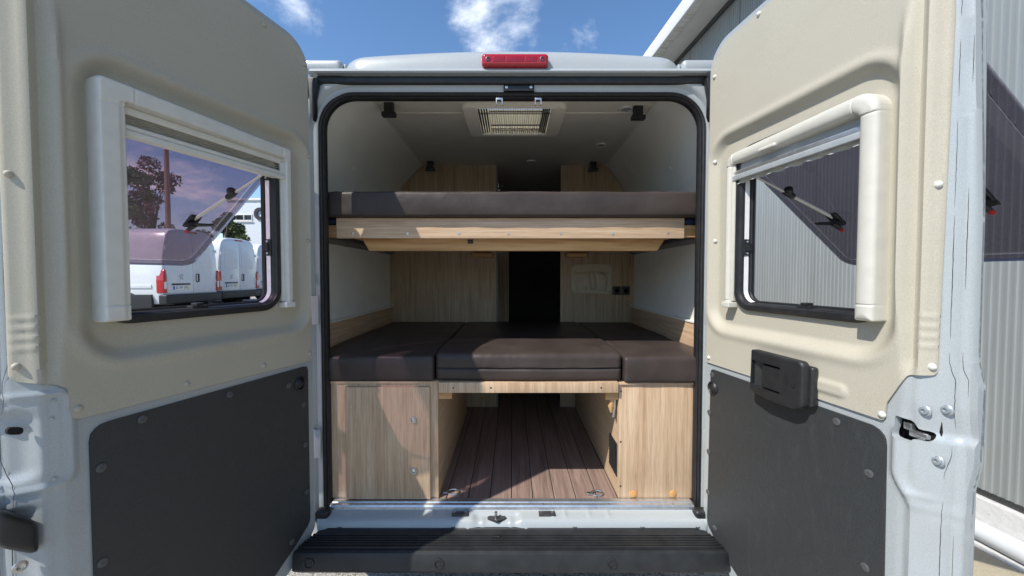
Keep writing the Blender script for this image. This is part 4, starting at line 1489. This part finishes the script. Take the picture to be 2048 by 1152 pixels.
    def fv(u, z):
        d = -poly_sdf(U, u, z)
        H = .036 + .011 * sstep(u0 + .03, ci, u)
        t = np.clip(d / be, 0, 1)
        v = -.022 + H * (.72 + .28 * np.sqrt(np.maximum(0, 1 - (1 - t) ** 2)))
        # joints between corner pieces, cover and end caps
        g = np.minimum(np.minimum(np.abs(z - (zi - .012)) + 10 * (u < ci), np.abs(z - (zb + .040)) + 10 * (u < ci)),
                       np.minimum(np.abs(u - (ci - .014)) + 10 * (z < zi), np.abs(u - (u0 + .034)) + 10 * (z < zi)))
        g = np.minimum(g, np.minimum(np.abs(z - (zi - .006)), np.abs(z - (zb + .022))) + 10 * (u > ci))
        v = v - .0022 * sstep(.0032, .0008, g)
        v = v + .0012 * ((z < zb + .04) & (u > ci)) + .0012 * ((z > zi - .012) & (u > ci - .014))
        if left:
            v = v - .004 * sstep(.020, .008, u - ci) * (z < zi) * (u > ci)
        return v
    sheet(U, fv, .0024, .0, fn, 'blind_frame', wp, door, floor=-.024, angle=30)
    m = M(); m.soft(u0 - .003, u0 + .036, -.022, .018, zb - .004, zb + .016, .003, (3, 3, 2)); B(m, 'rail_foot', wp)
    if not left:
        m = M(); m.soft(ci + .018, u1 - .006, .015, .0245, zb + .010, zb + .020, .003, (4, 2, 3)); B(m, 'screw_cover', wp)
        m = M(); m.lathe([(.010, 0), (.009, .002), (.001, .0025)], (u1 - .018, .0240, zt - .040), (0, 1, 0), 16); B(m, 'screw_cover', wp)
    m = M(); m.box(u0 + .0245, u0 + .036, -.018, .0, zb + .02, zi - .004); B(m, 'guide_channel', wp, bevel=.002)
    MBb = lambda: MB(lambda a, v, b: fn(a, v - .010, b + bz))
    bz = .0155 if left else -.005
    a0, a1 = u0 + .026, ci - .001
    if left:
        m = MBb(); m.soft(a0, a1, -.014, .010, 1.872, 1.8925, .004, (4, 2, 3)); B(m, 'blind_rail', 'white_plastic')
        m = MBb()
        zs = np.linspace(1.847, 1.872, 9)
        m.loft([[(a0, .004 + (.003 if i % 2 else -.003), z), (a1, .004 + (.003 if i % 2 else -.003), z)] for i, z in enumerate(zs)], False); B(m, 'pleated_blind', 'blind_cloth', recalc=False)
        m = MBb(); m.soft(a0, a1, -.012, .013, 1.834, 1.8465, .004, (4, 2, 3)); B(m, 'blind_rail', 'white_plastic')
        m = MBb(); m.soft(a0, a1, -.012, .016, 1.817, 1.8335, .004, (4, 2, 3)); B(m, 'blind_rail', 'white_plastic')
        for z in (1.8875, 1.826):
            m = MBb(); m.soft(a0 - .006, a0 + .008, .008, .019, z - .006, z + .006, .002, (2, 2, 2)); B(m, 'rail_end', 'cream_plastic')
    else:
        m = MBb(); m.box(a0, a1, -.004, -.002, 1.868, 1.8905); B(m, 'blind_sheet', 'blind_grey')
        m = MBb(); m.soft(a0, a1, -.012, .010, 1.852, 1.8675, .003, (4, 2, 3)); B(m, 'blind_rail', 'aluminium')
        m = MBb(); m.soft(a0, a1, -.012, .014, 1.833, 1.8515, .003, (4, 2, 3)); B(m, 'blind_rail', 'blind_grey')
        nn = 46
        top = [(a0 + (a1 - a0) * i / nn, .0, 1.834) for i in range(nn + 1)]
        bot = [(a0 + (a1 - a0) * i / nn, .006 * math.sin(i * .9), 1.824 - .003 * abs(math.sin(i * .55)) - random.uniform(0, .003)) for i in range(nn + 1)]
        m = MBb(); m.loft([top, bot], False); B(m, 'torn_blind_edge', 'blind_cloth', recalc=False)
        m = MBb(); m.soft(.26, .325, .018, .034, 1.893, 1.905, .005, (4, 2, 2)); B(m, 'blind_grip', 'cream_plastic')

    # ---- per-door fittings
    if left:
        m = M(); m.prism(round_poly([(.764, 1.158), (.786, 1.166), (.786, 1.150), (.764, 1.142)], .0075), -.034, -.0245, lambda a, b, h: (a, h, b)); B(m, 'lock_hole', 'dark_hole')
        m = M(); m.soft(.755, .815, -.075, .006, .905, .985, .018, (5, 5, 5), lambda q, n: (q[0], q[1], q[2] + .03 * n[0])); B(m, 'door_release', 'black_plastic')
        for (u, z) in ((.725, 1.205), (.728, 1.165), (.728, 1.03)):
            m = M(); m.lathe([(.004, -.001), (.004, .0008), (.001, .0015)], (u, -.0065, z), (0, 1, 0), 10); B(m, 'weld_spot', 'van_paint')
        m = M(); m.lathe([(.012, 0), (.012, .004), (.007, .006), (.003, .004)], (.775, -.030, .86), (0, 1, 0), 14); B(m, 'edge_bolt', 'steel')
    else:
        # black pull handle
        hu0, hu1, hz0, hz1 = .266, .460, 1.092, 1.240
        ho = round_poly([(hu0, hz0 + .012), (hu0 + .004, hz1), (hu1, hz1 - .003), (hu1 - .001, hz0 + .016), (hu1 - .03, hz0 + .001), (hu0 + .07, hz0)], [.012, .008, .016, .014, .02, .05], 6)
        cup = rect_pts(hu0 + .010, hu0 + .122, hz0 + .030, hz1 - .034, .006)
        flap = rect_pts(hu0 + .044, hu0 + .120, hz0 + .034, hz1 - .041, .006)
        def hv(u, z):
            d = poly_sdf(ho, u, z)
            return .044 - .004 * sstep(-.005, 0, d) + .003 * np.sin((u - hu0) / (hu1 - hu0) * math.pi)
        sheet(ho, hv, .004, .0, fn, 'pull_handle', 'black_plastic_soft', door, holes=[cup], floor=.022)
        # recessed cup: back wall and slanted side, with the square pull flap in it
        m = M(); m.box(hu0 + .006, hu0 + .126, .004, .0075, hz0 + .026, hz1 - .030); B(m, 'handle_cup', 'black_plastic')
        m = M(); m.prism(round_poly([(hu0 + .011, .008), (hu0 + .011, .036), (hu0 + .016, .036), (hu0 + .046, .012), (hu0 + .046, .008)], .001), hz0 + .031, hz1 - .035, lambda a, b, h: (a, b, h)); B(m, 'cup_slope', 'black_plastic_soft')
        m = M(); m.soft(hu0 + .047, hu0 + .1185, .008, .041, hz0 + .034, hz1 - .041, .004, (4, 3, 4)); B(m, 'pull_flap', 'black_plastic_soft')
        m = M(); m.lathe([(.0062, 0), (.0062, .001), (.0005, .0012)], (hu1 - .030, .0458, (hz0 + hz1) / 2 - .004), (0, 1, 0), 16); B(m, 'screw_hole', 'dark_hole')
        m = M(); m.soft(hu0 + .012, hu1 + .010, .0, .0225, hz0 + .016, hz1 - .016, .008, (6, 3, 5)); B(m, 'handle_base', 'black_plastic')
        # lock opening with its metal claw
        m = M(); m.box(.645, .715, -.044, -.040, 1.095, 1.160); B(m, 'lock_cavity', 'dark_hole')
        m = M(); m.box(.670, .700, -.030, -.018, 1.113, 1.128); m.box(.660, .676, -.030, -.016, 1.126, 1.142); m.tube([(.676, -.024, 1.12), (.706, -.020, 1.123)], .006, 8); B(m, 'lock_claw', 'steel', bevel=.002)
        for (u, z) in ((.697, 1.180), (.721, 1.189), (.715, 1.074)):
            vv = float(vs(np.array([u]), np.array([z]))[0])
            m = M(); m.lathe([(.0125, -.001), (.0125, .002), (.010, .004), (.0085, .0035), (.008, .007), (.004, .0075), (.0035, .004), (.0003, .004)], (u, vv, z), (0, 1, 0), 20); B(m, 'lock_bolt', 'paint_grey')
    # dark cracked sealant along the flange
    def crack(uc, z0, z1, seed, wmax, gap):
        r = random.Random(seed)
        z = z0
        while z < z1:
            ln = r.uniform(.07, .28)
            N_ = max(3, int(ln / .008))
            L_, R_ = [], []
            w = r.uniform(.3, 1) * wmax
            for i in range(N_ + 1):
                zz = z + ln * i / N_
                tpr = max(0.0, math.sin(math.pi * i / N_)) ** .5
                uu = uc + r.uniform(-.00025, .00025) + .006 * float(sstep(1.04, 1.09, zz) * sstep(1.30, 1.25, zz))
                ww = w * tpr * r.uniform(.7, 1) + .0001
                va = float(vs(np.array([uu]), np.array([zz]))[0]) + .0012
                L_.append((uu - ww, va, zz)); R_.append((uu + ww, va, zz))
            m = M(); m.loft([L_, R_], False)
            B(m, 'sealant_crack', 'rubber', recalc=False)
            z += ln + r.uniform(.2, 1.0) * gap
    crack(.7755 + E, .75, 2.25, 5 if left else 6, .0007, .06)
    crack(.7885 + E, .75, 1.95, 8 if left else 9, .0006, .45)
    return door


simple('black_plastic_soft', (.016, .0165, .0175), .5, var=.2, grain=60, bmp=.2, bscale=420)
simple('paint_grey', (.38, .42, .44), .35, metal=.4, var=.1)
make_door('L')
make_door('R')


# ================================================================== PARKED VANS SEEN THROUGH THE LEFT WINDOW
def text_mesh(body, size, name, m, parent, loc, rot=(R(90), 0, 0), ext=.002):
    cu = bpy.data.curves.new(name, 'FONT')
    cu.body = body; cu.size = size; cu.extrude = ext; cu.align_x = 'CENTER'; cu.align_y = 'CENTER'
    cu.resolution_u = 3
    t = bpy.data.objects.new(name + '_tmp', cu)
    COL.objects.link(t)
    bpy.context.view_layer.update()
    me = bpy.data.meshes.new_from_object(t.evaluated_get(bpy.context.evaluated_depsgraph_get()))
    bpy.data.objects.remove(t)
    me.materials.clear(); me.materials.append(mat(m))
    o = bpy.data.objects.new(name, me); COL.objects.link(o)
    o.parent = parent; o.location = loc; o.rotation_euler = rot
    return o


def parked_van(loc, rz, label, plate, group):
    v = empty('parked_van', loc, rz)
    tag(v, label, 'van', group)
    half = [(.35, .93), (.55, .985), (.9, 1.01), (1.25, 1.015), (1.7, .985), (2.1, .92), (2.35, .85), (2.47, .74), (2.53, .55), (2.55, .25)]
    def sec(y, sx, zs, z0=.35):
        r = [(w * sx, y, z0 + (z - .35) * zs) for z, w in half]
        return [(-a, b, c) for a, b, c in r] + r[::-1]
    secs = [sec(.0, .955, .985), sec(.02, .985, .995), (sec(.08, 1, 1)), sec(.5, 1, 1), sec(2.5, 1, 1), sec(4.4, .98, .99), sec(4.9, .95, .82), sec(5.3, .93, .55), sec(5.85, .88, .40), sec(5.95, .80, .30)]
    MB().loft(secs, True, True).build('body', 'parked_paint', v, angle=40)
    def outline(s, inset):
        xo = [(.88, .64), (.93, .95), (.93, 1.3), (.90, 1.75), (.83, 2.15), (.76, 2.34), (.62, 2.42), (.008, 2.44), (.008, .64)]
        return round_poly([(s * (a - inset if a > .1 else a + inset), b + (-inset if b > 2 else inset if b < .7 else 0)) for a, b in xo], [.03, .02, .02, .02, .02, .05, .05, .01, .01], 3)
    for s in (-1, 1):
        d = MB().prism(outline(s, 0), -.022, .02, lambda a, b, h: (a, h, b)).build('rear_door', 'parked_paint', v, bevel=.006)
        up = round_poly([(s * .75, 1.42), (s * .72, 2.10), (s * .64, 2.30), (s * .10, 2.32), (s * .10, 1.42)], .04, 4)
        MB().prism(up, -.029, -.021, lambda a, b, h: (a, h, b)).build('pressed_panel', 'parked_paint', d, bevel=.006)
        if s > 0:
            MB().soft(.10, .22, -.045, -.02, .96, 1.22, .03, (3, 2, 4)).build('handle', 'parked_black', d)
        else:
            MB().box(-.74, -.12, -.04, -.022, .88, .925).build('plate_light_bar', 'parked_black', d, bevel=.004)
            # lion-like chrome emblem: an upright body with raised limbs and tail
            m = MB()
            for pth, r in (([(-.42, -.028, 1.060), (-.445, -.03, 1.120), (-.43, -.03, 1.170), (-.40, -.03, 1.190)], .013), ([(-.43, -.03, 1.160), (-.36, -.03, 1.150)], .009), ([(-.44, -.03, 1.120), (-.37, -.03, 1.095)], .009),
                           ([(-.42, -.03, 1.070), (-.365, -.03, 1.045)], .009), ([(-.43, -.03, 1.065), (-.475, -.03, 1.040)], .009), ([(-.445, -.03, 1.100), (-.485, -.03, 1.110), (-.48, -.03, 1.160)], .007)):
                m.tube(pth, r, 6)
            m.build('emblem', 'chrome', d)
            pl = MB().box(-.70, -.18, -.034, -.023, .74, .855).build('licence_plate', 'plate_white', d, bevel=.003)
            MB().box(-.70, -.655, -.0355, -.0342, .742, .853).build('country_band', 'plate_blue', d)
            MB().box(-.225, -.18, -.0355, -.0342, .742, .853).build('year_band', 'plate_yellow', d)
            text_mesh(plate, .105, 'plate_number', 'ink', d, (-.44, -.0345, .798))
        # rear lamp
        pr = round_poly([(s * .90, .66), (s * 1.02, .66), (s * 1.025, 1.02), (s * 1.0, 1.31), (s * .95, 1.34), (s * .905, 1.10)], .02, 3)
        l = MB().prism(pr, -.045, .16, lambda a, b, h: (a, h, b)).build('rear_lamp', 'red_lens', v, bevel=.012)
        MB().box(*sorted((s * .925, s * 1.005)), -.052, -.044, .78, .98).build('clear_segment', 'clear_lamp', l, bevel=.004)
        for zc in (1.95, .98):
            MB().box(*sorted((s * .83, s * .935)), -.034, -.02, zc - .05, zc + .05).build('hinge', 'parked_paint', v, bevel=.005)
        MB().prism(round_poly([(s * .96, .2), (s * 1.03, .2), (s * 1.03, .62), (s * .96, .62)], .01), .3, 4.2, lambda a, b, h: (a, h, b)).build('side_cladding', 'parked_black', v)
        MB().box(*sorted((s * 1.005, s * 1.028)), .3, 4.2, .80, .90).build('side_moulding', 'parked_paint', v, bevel=.01)
        for yc in (1.0, 4.7):
            t = MB().lathe([(.17, -.11), (.33, -.11), (.345, -.08), (.345, .08), (.33, .11), (.17, .11)], (s * .90, yc, .345), (1, 0, 0), 24).build('wheel', 'tyre', v)
            MB().lathe([(.02, .112), (.17, .095), (.175, .112), (.02, .125)], (s * .90, yc, .345), (s, 0, 0), 20).build('rim', 'aluminium', t)
    MB().soft(-1.02, 1.02, -.13, .12, .34, .61, .04, (8, 3, 3)).build('rear_bumper', 'parked_black', v)
    MB().soft(-.20, .20, -.03, .05, 2.455, 2.50, .015, (4, 2, 2)).build('brake_light', 'red_lens', v)
    return v


PV = 'white delivery vans parked in a row'
parked_van((-9.84, 10.1, .35), R(90), 'white delivery van nearest the camera of the parked row, side and rear showing', '32 XP 39', PV)
parked_van((-10.3, 12.75, .35), R(90), 'white delivery van in the middle of the parked row, rear doors showing', '32 XV 39', PV)
parked_van((-10.75, 15.4, .35), R(90), 'white delivery van farthest along the parked row, half hidden by the window frame', '32 XV 38', PV)


# ================================================================== FAR BUILDING, TREES, POST
def make_far():
    b = empty('industrial_building', (-17, 27, 0))
    tag(b, 'pale blue rendered industrial building behind the parked vans', 'building')
    MB().box(-4.3, 6, 0, 8, 0, 7.15).build('wall', 'far_wall', b)
    MB().box(-4.42, 6.1, -.10, 8, 7.15, 7.32).build('coping', 'fascia_white', b, bevel=.02)
    for i, x in enumerate((-3.68, 1.0)):
        w = MB().box(x, x + 1.25, -.05, -.001, 5.62, 6.14).build('window', 'fascia_white', b, bevel=.01)
        for k in (0, 1):
            MB().box(x + .07 + k * .585, x + .595 + k * .585, -.055, -.045, 5.72, 6.07).build('pane', 'dark_glass', w)
        MB().box(x - .06, x + 1.31, -.10, -.0505, 5.56, 5.618).build('sill', 'fascia_white', w)
    lo = rect_pts(-2.25, -1.15, 5.72, 6.62, .40, 6); li = rect_pts(-2.03, -1.37, 5.95, 6.39, .20, 6)
    m = MB(); m.loft([[(a, -.12, c) for a, c in lo], [(a, -.12, c) for a, c in li], [(a, -.001, c) for a, c in li], [(a, -.001, c) for a, c in lo], [(a, -.12, c) for a, c in lo]])
    m.build('letter', 'letter_dark', b)
    m = MB()
    for pth in ([(-4.0, -.03, 4.95), (-3.85, -.03, 4.98), (-3.72, -.03, 4.88)], [(-3.85, -.03, 4.98), (-3.74, -.03, 5.03), (-3.58, -.03, 4.97), (-3.5, -.03, 4.82)], [(-3.72, -.03, 4.88), (-3.62, -.03, 4.74)]):
        m.tube(pth, [.05] + [.04] * (len(pth) - 2) + [.015], 6)
    m.build('bird_ornament', 'steel', b)


make_far()


def leaves(name, m, parent, clumps, n, size, seed):
    rs = np.random.RandomState(seed)
    vs, fs = [], []
    w = np.array([c[3] ** 2 for c in clumps]); w = w / w.sum()
    for i in range(n):
        c = clumps[rs.choice(len(clumps), p=w)]
        d = rs.randn(3); d /= np.linalg.norm(d)
        r = c[3] * (1 - abs(rs.randn()) * .28)
        p = np.array(c[:3]) + d * max(.05, r) * np.array([1, 1, .8])
        a = rs.randn(3); a /= np.linalg.norm(a); b = np.cross(a, rs.randn(3)); b /= np.linalg.norm(b)
        s = size * rs.uniform(.6, 1.3)
        o = len(vs)
        vs += [p - a * s, p - a * s * .1 + b * s * .45, p + a * s, p - a * s * .1 - b * s * .45]
        fs.append((o, o + 1, o + 2, o + 3))
    return MB().add(vs, fs).build(name, m, parent, recalc=False, smooth=False)


def make_tree(loc, label, h, rad, nclump, nleaf, leafm, seed, name='tree', low=.45, size=.13):
    rs = np.random.RandomState(seed)
    t = empty(name, loc)
    tag(t, label, 'tree' if name == 'tree' else 'hedge')
    m = MB()
    m.tube([(0, 0, 0), (.06, .03, h * .25), (-.04, .05, h * .5), (.05, 0, h * .78)], [.16, .13, .10, .04], 9)
    cl = []
    for i in range(nclump):
        a = rs.uniform(0, 6.28); rr = rad * math.sqrt(rs.uniform(0, 1)); z = h * rs.uniform(low, 1.0)
        k = math.sin(math.pi * min(1, max(.12, (z / h - low) / (1.05 - low)))) * .75 + .25
        cl.append((rr * k * math.cos(a), rr * k * math.sin(a), z, rad * rs.uniform(.22, .42)))
        m.tube([(0, 0, h * (.25 + .4 * rs.uniform())), (cl[-1][0] * .5, cl[-1][1] * .5, z * .85), cl[-1][:3]], [.06, .035, .012], 6)
    m.build('trunk', 'bark', t)
    leaves('crown', leafm, t, cl, nleaf, size, seed + 1)
    return t


make_tree((-21.2, 18.9, .35), 'dark green leafy tree seen through the tinted pane of the left door', 7.2, 1.5, 20, 2600, 'leaf_dark', 11)
make_tree((-22.9, 22.6, .35), 'reddish-leaved tree beside the dark green one behind the parked vans', 8.2, 1.6, 18, 2600, 'leaf_red', 21)
make_tree((-17.9, 22.2, .35), 'clipped green hedge tree at the corner of the pale blue building', 5.0, 1.5, 22, 7000, 'leaf_hedge', 31, 'hedge_tree', .08, .11)

p = empty('lamp_post', (-15.4, 15.5, .35))
tag(p, 'tall brown metal post standing behind the parked vans', 'post')
MB().tube([(0, 0, 0), (0, 0, .3), (0, 0, 7.2)], [.14, .11, .09], 14).build('pole', 'brown_post', p)
MB().soft(-.18, .18, -.18, .18, 0, .05, .02, (3, 3, 2)).build('base_plate', 'brown_post', p)
MB().tube([(0, 0, 7.1), (.1, 0, 7.4), (.6, 0, 7.5)], .05, 10).build('arm', 'brown_post', p)
MB().soft(.5, 1.1, -.12, .12, 7.44, 7.54, .04, (4, 3, 2)).build('lamp_head', 'grey_rail', p)


def make_woodland():
    # far belt of trees round the lot; reads as one mass
    rs = np.random.RandomState(77)
    vs, fs = [], []
    for i in range(9000):
        a = rs.uniform(R(95), R(285)); d = 95 + 14 * rs.rand()
        top = 6.5 + 2.5 * math.sin(a * 9) + 1.8 * math.sin(a * 23 + 1) + 1.2 * math.sin(a * 51)
        z = top * rs.rand() ** .7
        p = np.array([d * math.cos(a), d * math.sin(a) + 20, z])
        u = rs.randn(3); u /= np.linalg.norm(u); w = np.cross(u, rs.randn(3)); w /= np.linalg.norm(w)
        s_ = rs.uniform(.5, 1.1)
        o = len(vs)
        vs += [p - u * s_, p + w * s_ * .6, p + u * s_, p - w * s_ * .6]
        fs.append((o, o + 1, o + 2, o + 3))
    o = MB().add(vs, fs).build('woodland', 'leaf_hedge', None, recalc=False, smooth=False)
    tag(o, 'far belt of green trees on the horizon', 'trees', kind='stuff')


make_woodland()
